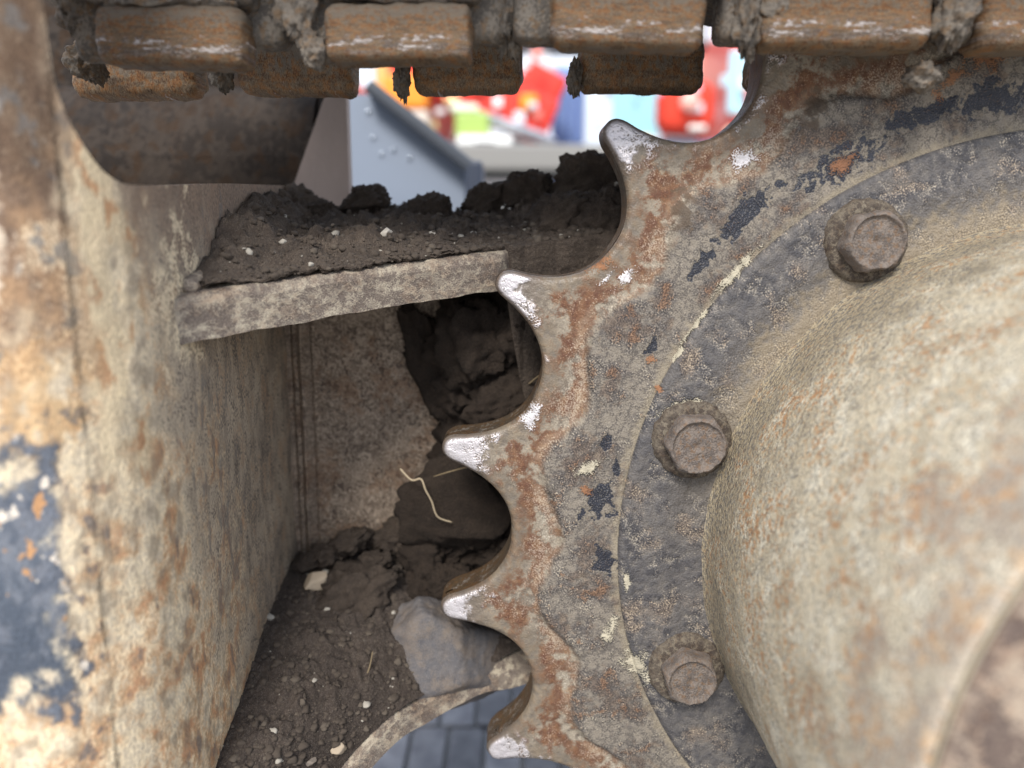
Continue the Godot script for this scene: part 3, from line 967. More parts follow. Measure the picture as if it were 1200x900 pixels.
func frame() -> void:
	var o := thing("undercarriage_beam", "weathered steel undercarriage beam with a shelf plate, rust and old blue paint beside the sprocket", "undercarriage")
	var nl := noise(21, 0.016, 4)
	# end wall: its plan runs from the far end (x, z) round the bend to the outer face; third number is its top edge
	var keys := [[-0.151, -0.128, 0.630], [-0.151, -0.06, 0.627], [-0.151, 0.0, 0.624], [-0.151, 0.05, 0.6205], [-0.1520, 0.080, 0.6185], [-0.1545, 0.098, 0.6180], [-0.1575, 0.1065, 0.6215], [-0.1600, 0.1120, 0.6275], [-0.1625, 0.1165, 0.6355], [-0.1645, 0.1200, 0.6450], [-0.1657, 0.1220, 0.6600], [-0.1664, 0.1232, 0.72], [-0.1675, 0.1248, 0.85], [-0.1715, 0.1300, 0.85], [-0.180, 0.1370, 0.85], [-0.20, 0.1440, 0.85], [-0.235, 0.1490, 0.85], [-0.30, 0.1520, 0.85]]
	var nu := 130
	var nv := 90
	var p := PackedVector3Array()
	var uv := PackedVector2Array()
	var s := 0.0
	var prev := Vector2(-0.151, -0.128)
	for i in nu:
		var c := path_at(keys, (keys.size() - 1.0) * i / (nu - 1))
		s += prev.distance_to(Vector2(c[0], c[1]))
		prev = Vector2(c[0], c[1])
		for j in nv:
			var y := lerpf(0.05, c[2], sqrt(float(j) / (nv - 1)))
			var n := nl.get_noise_3d(c[0] * 1000, y * 1000, c[1] * 1000)
			p.append(Vector3(c[0] + 0.0016 * n, y, c[1] + 0.0016 * n))
			uv.append(Vector2(s / 0.34, (0.70 - y) / 0.46))
	var wall := slab(p, uv, nu, nv, func(q: Vector3) -> Vector3: return Vector3(-0.014, 0, -0.004 if q.z < 0.1 else -0.014), true)
	part("end_wall", wall, M.wall, o)
	# mounting plate across the back, with the seam beside the wall
	p = PackedVector3Array()
	uv = PackedVector2Array()
	for i in 220:
		for j in 50:
			var x := lerpf(-0.152, 0.16, pow(i / 219.0, 1.5))
			var y := lerpf(0.30, 0.60, j / 49.0)
			var z := -0.100 - 0.003 * ss(0.003, 0.0, absf(x + 0.149)) + 0.0012 * nl.get_noise_2d(x * 1200, y * 1200)
			z += 0.0040 * ss(0.0035, 0.0, absf(x + 0.1405)) - 0.0025 * ss(0.0015, 0.0, absf(x + 0.1355))
			p.append(Vector3(x, y, z))
			uv.append(Vector2(x, y) * 6.0)
	part("mounting_plate", slab(p, uv, 220, 50, func(_q: Vector3) -> Vector3: return Vector3(0, 0, -0.016), true), M.scaly, o)
	# unseen motor housing added behind the sprocket to stop light leaking through
	var mh := PackedVector2Array([Vector2(0.235, -0.045), Vector2(0.245, -0.055), Vector2(0.25, -0.075), Vector2(0.25, -0.25), Vector2(0.0, -0.25)])
	part("added_motor_housing", lathe(mh, 80, nl, 0.004), M.mud, o, Vector3(CX, CY, 0))
	# shelf plate: rises away from the viewer
	p = PackedVector3Array()
	uv = PackedVector2Array()
	for i in 110:
		var f := i / 109.0
		var x := lerpf(-0.153, 0.001, f)
		var zf := 0.068 - 0.108 * f - 0.006 * sin(f * PI)
		if f > 0.94:
			zf -= 0.016 * pow((f - 0.94) / 0.06, 2)
		for j in 16:
			var z: float = zf - [0.0, 0.0012, 0.0042][j] if j < 3 else lerpf(zf - 0.0042, -0.135, (j - 2) / 13.0)
			var lip: float = [0.0048, 0.0015, 0.0][j] if j < 3 else 0.0
			p.append(Vector3(x, 0.5820 - 0.177 * z - lip + (0.0007 * nl.get_noise_2d(x * 2500, 3.0) if j < 3 else 0.0) + 0.0008 * nl.get_noise_2d(x * 2000, z * 2000), z + (0.0008 * nl.get_noise_1d(x * 2000) if j == 0 else 0.0)))
			uv.append(Vector2(x, z) * 8.0)
	part("shelf_plate", slab(p, uv, 110, 16, func(_q: Vector3) -> Vector3: return Vector3(0.0006, -0.0165, -0.002)), M.slab, o)
	# the weld that ties shelf to wall
	var wp := PackedVector3Array()
	for k in 14:
		var z := lerpf(0.058, -0.12, k / 13.0)
		wp.append(Vector3(-0.1500 + 0.001 * sin(k * 2.1), 0.5835 - 0.177 * z + 0.0015 * sin(k * 1.3), z))
	part("weld_bead", tube(wp, 0.0045, 0.004, 10), M.slab, o)
	# lower guard plate
	var rim := [[0.10, 0.335, -0.085], [0.05, 0.331, -0.062], [0.006, 0.3235, -0.042], [-0.020, 0.3215, -0.036], [-0.036, 0.3175, -0.028], [-0.055, 0.3155, -0.012], [-0.0705, 0.3135, 0.004], [-0.086, 0.3030, 0.019], [-0.101, 0.2900, 0.030], [-0.116, 0.266, 0.040], [-0.130, 0.235, 0.048], [-0.145, 0.19, 0.055]]
	var inner := [[0.10, 0.345, -0.11], [0.02, 0.345, -0.11], [-0.03, 0.345, -0.11], [-0.07, 0.345, -0.11], [-0.11, 0.345, -0.11], [-0.153, 0.34, -0.11], [-0.153, 0.335, -0.08], [-0.153, 0.325, -0.05], [-0.153, 0.315, -0.02], [-0.153, 0.29, 0.0], [-0.153, 0.25, 0.03], [-0.153, 0.19, 0.055]]
	p = PackedVector3Array()
	uv = PackedVector2Array()
	for i in 60:
		var a := path_at(rim, 11.0 * i / 59.0)
		var b := path_at(inner, 11.0 * i / 59.0)
		for j in 14:
			var q := Vector3(a[0], a[1], a[2]).lerp(Vector3(b[0], b[1], b[2]), j / 13.0)
			q.y += 0.0008 * nl.get_noise_2d(q.x * 2500, q.z * 2500)
			p.append(q)
			uv.append(Vector2(q.x, q.z) * 8.0)
	part("guard_plate", slab(p, uv, 60, 14, func(_q: Vector3) -> Vector3: return Vector3(0.002, -0.011, 0.0005), true), M.slab, o)
	# what shows through the opening: a dark cross tube and a slanted upright plate
	var tp := PackedVector3Array()
	var tuv := PackedVector2Array()
	for i in 40:
		var x := lerpf(-0.50, -0.150, i / 39.0)
		for j in 28:
			var a := TAU * j / 27.0
			tp.append(Vector3(x, 0.655 + sin(a) * 0.056 + 0.0012 * nl.get_noise_2d(x * 1500, a * 30), -0.235 + cos(a) * 0.045))
			tuv.append(Vector2(x * 4, a))
	var tb := MB.new()
	tb.grid(tp, tuv, 40, 28)
	part("cross_tube", tb.done(), M.tube, o)
	part("top_plate", rbox(Vector3(0.36, 0.20, 0.02), 0.004, 6, nl, 0.002), M.tube, o, Vector3(-0.335, 0.785, -0.252))
	tp = PackedVector3Array()
	tuv = PackedVector2Array()
	for i in 10:
		for j in 20:
			var y := lerpf(0.52, 0.76, j / 19.0)
			var left := lerpf(-0.178, -0.137, clampf((y - 0.60) / 0.10, 0, 1))
			var x := lerpf(left, -0.1225, i / 9.0)
			tp.append(Vector3(x, y, -0.185 + 0.0006 * nl.get_noise_2d(x * 1000, y * 1000)))
			tuv.append(Vector2(x, y) * 5.0)
	part("upright_plate", slab(tp, tuv, 10, 20, func(_q: Vector3) -> Vector3: return Vector3(0, 0, -0.012), true), M.post, o)

# ------------------------------------------------------------------ track chain
func chain() -> void:
	var nz := noise(51, 0.05, 4)
	var near := [[-0.1869, -0.1204, "leftmost", "silver scuff at its lower left corner"], [-0.0851, -0.0178, "second from the left", "rusty orange face over daylight"], [0.0145, 0.0866, "middle", "left of the narrow dark gap"], [0.1086, 0.1861, "second from the right", "brown, over the sprocket's top edge"], [0.2062, 0.2780, "rightmost", "cut off by the picture edge"]]
	var far := [[-0.2523, -0.1814, "leftmost", "above the dark opening of the frame"], [-0.1586, -0.0906, "second from the left", "bright chip at its lower left corner"], [-0.0591, 0.0064, "third from the left", "above the blurred red machine"], [0.0379, 0.1083, "fourth from the left", "beside the highest tooth"], [0.134, 0.204, "fifth from the left", "mostly hidden behind the sprocket"]]
	for side in 2:
		var list: Array = near if side == 0 else far
		var zc := 0.031 if side == 0 else -0.069
		for k in list.size():
			var e: Array = list[k]
			var w: float = e[1] - e[0]
			var x: float = (e[0] + e[1]) * 0.5
			var y: float = [0.6726, 0.6742, 0.6808, 0.6818, 0.6820][k] if side == 0 else [0.6748, 0.6768, 0.6784, 0.6802, 0.6815][k]
			var o := thing("track_link", "%s %s-row track link, %s" % [e[2], "near" if side == 0 else "far", e[3]], "track link", Vector3(x, y, zc), "links of the track chain above the sprocket")
			var sh := Vector3(k * 37.0 + side * 211.0, k * 11.0, 0)
			part("rail_pad", rbox(Vector3(w - 0.002 * (k % 3), (0.0255 if side == 0 else 0.029) + 0.0015 * sin(k * 5.0), 0.024), [0.0062, 0.0050, 0.0056, 0.0064, 0.0054][k], 18, noise(52 + k, 0.10, 4), 0.0014, sh, 0.13), M.link if side == 0 else M.linkfar, o, Vector3(0, 0.0130 if side == 0 else 0.0145, 0.007))
			o.rotation.z = [-0.012, 0.010, -0.022, 0.006, 0.014][k] * (1.0 if side == 0 else -1.3)
			if side == 0:
				# mud-covered plate to the left of the pad and above it, stepped back
				part("link_plate", rbox(Vector3(0.034, 0.072, 0.022), 0.005, 10, nz, 0.0024, sh + Vector3(500, 0, 0), 0.09), M.mud, o, Vector3(-w * 0.5 + 0.002, 0.0405, -0.002))
				part("link_plate", rbox(Vector3(w + 0.004, 0.050, 0.024), 0.005, 10, nz, 0.0026, sh + Vector3(600, 0, 0), 0.09), M.mud, o, Vector3(0.002, 0.0520, 0.003))
				if k != 2:
					part("link_plate", rbox(Vector3(0.022, 0.060, 0.020), 0.006, 8, nz, 0.0020, sh + Vector3(800, 0, 0), 0.09), M.linkplate, o, Vector3(w * 0.5 + 0.004, 0.043, -0.008))
			else:
				# rusty arm rising from the right half of the pad
				part("link_plate", rbox(Vector3(w * 0.58, 0.088, 0.022), 0.005, 10, nz, 0.0020, sh + Vector3(500, 0, 0), 0.13), M.linkfar, o, Vector3(w * 0.20, 0.048, 0.004))
				part("link_plate", rbox(Vector3(w, 0.045, 0.022), 0.005, 8, nz, 0.0020, sh + Vector3(700, 0, 0), 0.09), M.linkplate, o, Vector3(0.0, 0.068, -0.004))
			if k != 2 or side == 1:
				part("pin_boss", lathe(PackedVector2Array([Vector2(0.023, -0.019), Vector2(0.023, 0.016), Vector2(0.020, 0.0205), Vector2(0.012, 0.0215), Vector2(0.0, 0.0215)]), 30, nz, 0.001), M.linkplate, o, Vector3(w * 0.5 + 0.012, 0.066, 0))
			if side == 0:
				part("bushing", lathe(PackedVector2Array([Vector2(0.0, -0.062), Vector2(0.017, -0.062), Vector2(0.017, -0.016), Vector2(0.0, -0.016)]), 24), M.linkplate, o, Vector3(w * 0.5 + 0.012, 0.066, 0))
				part("added_track_shoe", rbox(Vector3(0.094, 0.014, 0.30), 0.004, 2, nz, 0.002, sh), M.linkplate, o, Vector3(0.004, 0.108, -0.05))  # shoe mostly out of view, added to block light from overhead
	# mud caked between the links
	var mud := [
		[-0.2000, 0.7020, 0.030, 0.011, 0.016, 0.013, "grey mud lump caked left of the leftmost near link"],
		[-0.230, 0.690, -0.03, 0.008, 0.010, 0.010, "dark mud flake hanging behind the leftmost near link"],
		[-0.155, 0.7035, 0.046, 0.036, 0.0065, 0.006, "long grey mud ridge on top of the leftmost near pad"],
		[-0.0960, 0.700, 0.040, 0.0095, 0.020, 0.009, "grey mud clump wedged left of the orange rusty pad"],
		[-0.0905, 0.6810, 0.042, 0.0055, 0.008, 0.006, "small mud clump under the wedge left of the orange rusty pad"],
		[-0.056, 0.7050, 0.046, 0.031, 0.0055, 0.006, "grey mud ridge on top of the orange rusty pad"],
		[-0.1655, 0.6885, -0.052, 0.006, 0.010, 0.010, "mud drip beside the second far link"],
		[-0.0635, 0.6850, -0.052, 0.0045, 0.0105, 0.009, "mud drip hanging left of the third far link over daylight"],
		[-0.003, 0.704, 0.022, 0.009, 0.022, 0.012, "dark cracked mud clump between the second and middle near links"],
		[0.0345, 0.6860, -0.05, 0.0042, 0.0105, 0.008, "thin mud icicle left of the fourth far link"],
		[0.1050, 0.696, 0.040, 0.0060, 0.017, 0.012, "brown mud wedge left of the link over the sprocket"],
		[0.1160, 0.7, 0.046, 0.008, 0.009, 0.005, "dark dried mud smear on the link over the sprocket"],
		[0.1970, 0.698, 0.042, 0.0095, 0.018, 0.012, "rounded mud lump left of the rightmost near link"],
		[0.193, 0.673, 0.030, 0.008, 0.007, 0.009, "mud crumb hanging under the lump by the rightmost near link"]]
	for k in mud.size():
		var e: Array = mud[k]
		var o := part("mud_clump", lump(Vector3(e[3], e[4], e[5]), 300 + k, 10, 7.0, 0.42, 56, 36), M.mud, null, Vector3(e[0], e[1], e[2]))
		tag(o, e[6], "mud clump", "mud clumps stuck in the track chain")

# ------------------------------------------------------------------ loose soil
func shelf_height(x: float, z: float, n1: FastNoiseLite, n2: FastNoiseLite, n3: FastNoiseLite) -> float:
	var y := 0.5825 - 0.177 * z
	var cover := ss(0.0, 0.05, (0.068 - 0.108 * (x + 0.153) / 0.154) - z)
	var h := 0.0015 + 0.006 * cover
	h += 0.036 * ss(-0.01, 0.09, x) * ss(-0.035, -0.10, z) - 0.03 * ss(-0.125, -0.155, z)
	h += 0.020 * ss(-0.120, -0.150, x) * ss(0.06, -0.02, z) * 0.8
	h += cover * (0.0075 * n1.get_noise_2d(x * 1000, z * 1000) + 0.006 * absf(n2.get_noise_2d(x * 1000, z * 1000)))
	h += (0.3 + 0.7 * cover) * 0.0018 * n3.get_noise_2d(x * 1000, z * 1000)
	h += 0.0012 * n3.get_noise_2d(x * 2300 + 50, z * 2300)
	return y + (maxf(h, 0.0004) if z > -0.125 else h)

func soils() -> void:
	var n1 := noise(71, 0.030, 4)
	var n2 := noise(72, 0.055, 4, FastNoiseLite.TYPE_SIMPLEX_SMOOTH, FastNoiseLite.FRACTAL_RIDGED)
	var n3 := noise(73, 0.22, 3)
	var p := PackedVector3Array()
	var nu := 210
	var nv := 130
	for i in nu:
		var x := lerpf(-0.150, 0.17, float(i) / (nu - 1))
		var zf := 0.0655 - 0.108 * (x + 0.153) / 0.154 if x < -0.004 else lerpf(-0.0405, -0.050, ss(-0.004, 0.02, x))
		zf -= 0.0065 * ss(0.004, -0.01, x)
		zf += 0.0050 * n1.get_noise_1d(x * 1600) + 0.0012 * n3.get_noise_1d(x * 1000)
		for j in nv:
			if j < 3:
				var drop := ss(-0.012, 0.012, x) * 0.10 + 0.001
				p.append(Vector3(x, shelf_height(x, zf, n1, n2, n3) - drop * (3 - j) / 3.0 + 0.003 * n1.get_noise_2d(x * 2000, j * 40), zf - 0.004 * (3 - j) * ss(-0.012, 0.012, x)))
			else:
				var z := lerpf(zf, -0.155, pow((j - 3.0) / (nv - 4.0), 0.9))
				p.append(Vector3(x, shelf_height(x, z, n1, n2, n3), z))
	var mb := MB.new()
	mb.grid(p, PackedVector2Array(), nu, nv, true)
	var o := part("loose_soil", mb.done(), M.dusty)
	tag(o, "dark crumbly soil heaped along the top of the shelf plate", "soil", "", "stuff")
	# soil in the pocket at the bottom
	var wl := [[-0.152, 0.378, -0.115], [-0.152, 0.376, -0.09], [-0.152, 0.370, -0.05], [-0.152, 0.353, 0.0], [-0.152, 0.336, 0.045], [-0.152, 0.322, 0.085], [-0.153, 0.31, 0.12]]
	var rl := [[0.08, 0.360, -0.105], [0.05, 0.345, -0.075], [-0.005, 0.329, -0.047], [-0.040, 0.321, -0.030], [-0.072, 0.3165, -0.001], [-0.102, 0.2935, 0.026], [-0.128, 0.245, 0.042]]
	p = PackedVector3Array()
	nu = 180
	nv = 150
	for i in nu:
		var a := path_at(wl, 6.0 * i / (nu - 1))
		var b := path_at(rl, 6.0 * i / (nu - 1))
		for j in nv:
			var f := float(j) / (nv - 1)
			var q := Vector3(a[0], a[1], a[2]).lerp(Vector3(b[0], b[1], b[2]), f)
			var mid := sin(PI * f)
			q.y += mid * (0.012 + 0.006 * n1.get_noise_2d(q.x * 1100 + 300, q.z * 1100) + 0.003 * absf(n2.get_noise_2d(q.x * 1300, q.z * 1300)))
			q.y += 0.0013 * n3.get_noise_2d(q.x * 1000 + 70, q.z * 1000)
			p.append(q)
	mb = MB.new()
	mb.grid(p, PackedVector2Array(), nu, nv, false)
	o = part("loose_soil", mb.done(), M.soil)
	tag(o, "dark brown soil filling the pocket at the foot of the frame wall", "soil", "", "stuff")
	# soil packed on the back plate behind the teeth
	p = PackedVector3Array()
	nu = 130
	nv = 150
	for i in nu:
		for j in nv:
			var y := lerpf(0.330, 0.580, float(j) / (nv - 1))
			var x0 := -0.055 + 0.016 * n1.get_noise_1d(y * 900) + 0.0012 * n3.get_noise_1d(y * 1500) - 0.018 * ss(0.42, 0.36, y) + 0.010 * ss(0.50, 0.57, y)
			var f := float(i) / (nu - 1)
			var x := lerpf(x0, 0.13, f)
			var z := -0.1005 + 0.018 * ss(0.0, 0.10, f) + 0.010 * ss(0.06, 0.5, f)
			z += ss(0.0, 0.06, f) * (0.012 * n1.get_noise_2d(x * 1000, y * 1000 + 400) + 0.009 * absf(n2.get_noise_2d(x * 800, y * 800)) + 0.0022 * n3.get_noise_2d(x * 1000, y * 1000))
			p.append(Vector3(x, y, z))
	mb = MB.new()
	mb.grid(p, PackedVector2Array(), nu, nv, true)
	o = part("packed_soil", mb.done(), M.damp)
	tag(o, "soil caked on the back plate behind the teeth, cavity shade put into its colour", "soil", "", "stuff")
	p = PackedVector3Array()
	for i in 180:
		var a := path_at(wl, 6.0 * i / 179.0)
		var b := path_at(rl, 6.0 * i / 179.0)
		for j in 150:
			var q := Vector3(a[0], a[1], a[2]).lerp(Vector3(b[0], b[1], b[2]), j / 149.0)
			q.y += sin(PI * j / 149.0) * (0.012 + 0.006 * n1.get_noise_2d(q.x * 1100 + 300, q.z * 1100))
			p.append(q)
	nu = 180
	nv = 150
	# crumbs and grit on both
	var crumb := lump(Vector3.ONE, 7, 8, 9.0, 0.15, 10, 7)
	for which in 2:
		var mm := MultiMesh.new()
		mm.transform_format = MultiMesh.TRANSFORM_3D
		mm.use_colors = true
		mm.mesh = crumb
		var count := 3600 if which == 0 else 3200
		mm.instance_count = count
		var rng := RandomNumberGenerator.new()
		rng.seed = 90 + which
		for k in count:
			var at := Vector3.ZERO
			if which == 0:
				var x := rng.randf_range(-0.146, 0.12)
				var zf := 0.060 - 0.108 * (x + 0.153) / 0.154 if x < 0.0 else -0.055
				var z := lerpf(zf, -0.18, pow(rng.randf(), 1.4))
				at = Vector3(x, shelf_height(x, z, n1, n2, n3), z)
			else:
				var f := rng.randf() * 0.97
				var a := path_at(wl, 6.0 * rng.randf())
				at = p[int(rng.randf() * (nu - 1)) * nv + int(f * (nv - 1))]
			var size := 0.0005 + 0.0022 * pow(rng.randf(), 5.0)
			mm.set_instance_transform(k, Transform3D(Basis.from_euler(Vector3(rng.randf() * 6, rng.randf() * 6, rng.randf() * 6)).scaled(Vector3(size, size * rng.randf_range(0.5, 1.0), size * rng.randf_range(0.7, 1.3))), at))
			var tone := rng.randf()
			mm.set_instance_color(k, Color(0.065, 0.050, 0.038) if tone < 0.78 else (Color(0.095, 0.076, 0.058) if tone < 0.965 else Color(0.36, 0.33, 0.28)))
		var mi := MultiMeshInstance3D.new()
		mi.multimesh = mm
		var cm := flat(Color(1, 1, 1), 0.95)
		cm.vertex_color_use_as_albedo = true
		mi.material_override = cm
		mi.name = numbered("grit")
		add_child(mi, true)
		tag(mi, "crumbs and pale grit scattered over the soil on the shelf" if which == 0 else "crumbs and pale grit scattered over the soil in the lower pocket", "grit", "", "stuff")

# ------------------------------------------------------------------ clods, stone, roots
func clods() -> void:
	# x, y, z, sizes, seed, label
	var list := [
		[-0.100, 0.6185, -0.120, 0.017, 0.0125, 0.015, "round dark soil clod standing against the grey panel on the shelf"],
		[-0.128, 0.6100, -0.105, 0.016, 0.010, 0.014, "low dark soil clod near the frame wall on the shelf"],
		[-0.0545, 0.6140, -0.110, 0.015, 0.0125, 0.014, "brown square-topped soil clod in the middle of the shelf"],
		[-0.020, 0.6200, -0.125, 0.018, 0.012, 0.015, "soil clod on the shelf right below the white strip"],
		[0.012, 0.6270, -0.125, 0.020, 0.015, 0.016, "soil clod on the shelf heap left of the top tooth"],
		[0.052, 0.6330, -0.115, 0.028, 0.020, 0.020, "largest soil clod, topping the heap behind the top tooth"],
		[0.030, 0.6090, -0.080, 0.024, 0.018, 0.018, "big soil clod in the gullet below the top tooth"],
		[0.060, 0.6050, -0.070, 0.020, 0.020, 0.016, "soil clod against the flank of the top gullet"],
		[0.012, 0.5830, -0.062, 0.012, 0.010, 0.010, "small soil clod under the end of the shelf plate"],
		[0.040, 0.578, -0.060, 0.016, 0.012, 0.012, "soil clod just above the gullet of the second tooth"],
		[-0.022, 0.531, -0.080, 0.030, 0.034, 0.022, "tall grey-brown clod in the dark cavity below the shelf"],
		[0.014, 0.545, -0.078, 0.030, 0.030, 0.024, "dark clod high in the cavity behind the second tooth"],
		[-0.008, 0.492, -0.072, 0.024, 0.018, 0.016, "crumbly clod low in the cavity beside the third tooth"],
		[0.022, 0.500, -0.085, 0.030, 0.040, 0.022, "dark clod deep behind the gullet of the third tooth"],
		[-0.050, 0.505, -0.094, 0.016, 0.050, 0.010, "long dark cake of soil on the back plate"],
		[-0.033, 0.4220, -0.070, 0.035, 0.030, 0.013, "flat slab of dried mud behind the third and fourth teeth"],
		[-0.040, 0.3720, -0.066, 0.015, 0.014, 0.013, "round brown clod left of the fourth tooth"],
		[-0.058, 0.386, -0.080, 0.018, 0.020, 0.014, "rough clod under the mud slab"],
		[-0.062, 0.362, -0.075, 0.016, 0.014, 0.012, "crumbled clod on top of the big grey stone"],
		[-0.100, 0.3660, -0.062, 0.027, 0.021, 0.022, "largest clod in the lower pocket left of the big stone"],
		[-0.127, 0.3820, -0.085, 0.013, 0.009, 0.011, "smooth clod at the top of the lower pocket by the frame wall"],
		[-0.112, 0.3900, -0.090, 0.017, 0.010, 0.012, "dark clod under the back plate in the lower pocket"],
		[-0.139, 0.3790, -0.080, 0.010, 0.008, 0.010, "small clod wedged against the frame wall"],
		[-0.086, 0.340, -0.035, 0.014, 0.010, 0.012, "low clod half sunk in the soil left of the big stone"],
		[-0.075, 0.3950, -0.092, 0.020, 0.011, 0.012, "wide dark clod along the foot of the back plate"],
		[-0.092, 0.3800, -0.078, 0.012, 0.009, 0.010, "small round clod just above the largest clod of the pocket"],
		[-0.118, 0.3560, -0.040, 0.011, 0.007, 0.010, "small clod in the pocket soil nearer the frame wall"],
		[0.02, 0.43, -0.082, 0.034, 0.05, 0.02, "dark clod deep behind the gullet of the fourth tooth"],
		[0.03, 0.36, -0.085, 0.034, 0.04, 0.02, "dark clod behind the gullet of the fifth tooth"]]
	for k in list.size():
		var e: Array = list[k]
		var flatter := k == 15
		var m := lump(Vector3(e[3], e[4], e[5]), 500 + k * 3, 9 if flatter else 12, 16.0 if flatter else 9.0, 0.14 if flatter else 0.34, 64, 42)
		var o := part("soil_clod", m, M.damp if e[1] > 0.34 and e[1] < 0.56 and e[0] > -0.07 else M.clod, null, Vector3(e[0], e[1], e[2]))  # clods inside the cavity get the soil with shade in its colour
		o.rotation = Vector3(0.0, 0.0, 0.35 if not flatter else -0.3)
		tag(o, e[6], "soil clod", "clods of dried soil around the sprocket")
	# big stone
	var planes := [[-1, 0.1, 0, 0.037], [0.49, 0.87, 0.1, 0.0285], [0.22, -0.97, 0.05, 0.033], [-0.62, -0.78, 0.1, 0.037], [-0.72, 0.7, 0.1, 0.0385], [1, -0.1, 0, 0.074], [-0.12, 0.30, 1, 0.022], [-0.75, 0.2, 0.7, 0.0285], [0.12, -0.60, 0.78, 0.0225], [0.55, 0.30, 0.75, 0.0235], [0, 0, -1, 0.03], [0, 0.7, -0.7, 0.035], [0, -0.7, -0.7, 0.035]]
	var st := part("stone", lump(Vector3(0.04, 0.04, 0.04), 801, 0, 24.0, 0.06, 110, 72, planes), M.stone, null, Vector3(-0.0430, 0.3275, -0.046))
	st.scale = Vector3(1.06, 1.06, 1.0)
	st.rotation.y = 0.26
	tag(st, "big blue-grey wedge of stone lying on the rim of the lower guard plate", "stone")
	# pale chips
	var chips := [[-0.1275, 0.3765, -0.058, 0.008, "pale beige stone chip at the top of the lower pocket soil"], [-0.100, 0.3385, -0.012, 0.005, "flat grey stone chip in the middle of the lower pocket soil"], [-0.126, 0.325, 0.036, 0.004, "pale round stone chip near the wall low in the pocket"], [-0.098, 0.3125, 0.022, 0.0055, "whitish stone chip next to the curved rim of the guard plate"], [-0.110, 0.3130, 0.034, 0.004, "small white stone chip lowest in the pocket soil"], [-0.0715, 0.599, -0.032, 0.0045, "flat pale stone chip on the soil of the shelf"], [-0.118, 0.589, 0.0, 0.0035, "pale stone chip on the shelf close to the frame wall"]]
	var cm := []
	for c in [Color(0.66, 0.60, 0.52), Color(0.50, 0.46, 0.42), Color(0.74, 0.71, 0.66)]:
		var m: StandardMaterial3D = M.stone.duplicate()
		m.albedo_color = Color(1.0, 0.97, 0.9)
		m.albedo_texture = null
		m.albedo_color = c
		cm.append(m)
	for k in chips.size():
		var e: Array = chips[k]
		var o := part("stone_chip", lump(Vector3(e[3], e[3] * 0.55, e[3] * 0.8), 900 + k, 8, 20.0, 0.08, 28, 18), cm[k % 3], null, Vector3(e[0], e[1], e[2]))
		o.rotation = Vector3(0.3, k * 1.1, 0.25)
		tag(o, e[4], "stone chip", "pale stone chips on the soil")
	var root := part("dry_root", tube(PackedVector3Array([Vector3(-0.0700, 0.4545, -0.053), Vector3(-0.0625, 0.4475, -0.051), Vector3(-0.0565, 0.4485, -0.050), Vector3(-0.0535, 0.4415, -0.049), Vector3(-0.0500, 0.4340, -0.050), Vector3(-0.0465, 0.4235, -0.051), Vector3(-0.0375, 0.4190, -0.053)]), 0.0007, 0.0005), flat(Color(0.66, 0.60, 0.50), 0.8))
	tag(root, "pale kinked dry root lying on the flat mud slab", "root")
	var straw := [[Vector3(-0.0240, 0.4575, -0.050), Vector3(-0.0385, 0.4545, -0.046), Vector3(-0.049, 0.450, -0.050), "straw stalk sticking out behind the tip of the third tooth"], [Vector3(0.010, 0.5080, -0.055), Vector3(0.019, 0.5160, -0.050), Vector3(0.030, 0.5190, -0.052), "curved pale straw inside the gullet of the second tooth"], [Vector3(-0.0905, 0.3360, -0.010), Vector3(-0.0850, 0.342, -0.008), Vector3(-0.0830, 0.352, -0.014), "thin stalk between the soil and the big grey stone"]]
	for e in straw:
		var o := part("straw", tube(PackedVector3Array([e[0], e[1], e[2]]), 0.0006, 0.0003), flat(Color(0.48, 0.42, 0.32), 0.8))
		tag(o, e[3], "straw", "bits of straw caught in the soil")

# ------------------------------------------------------------------ far things, out of focus
func bar(a: Vector3, b: Vector3, w: float, d: float, r := 0.03) -> Array:
	var m := rbox(Vector3((b - a).length(), w, d), r, 3)
	return [m, (a + b) * 0.5, atan2(b.y - a.y, b.x - a.x)]

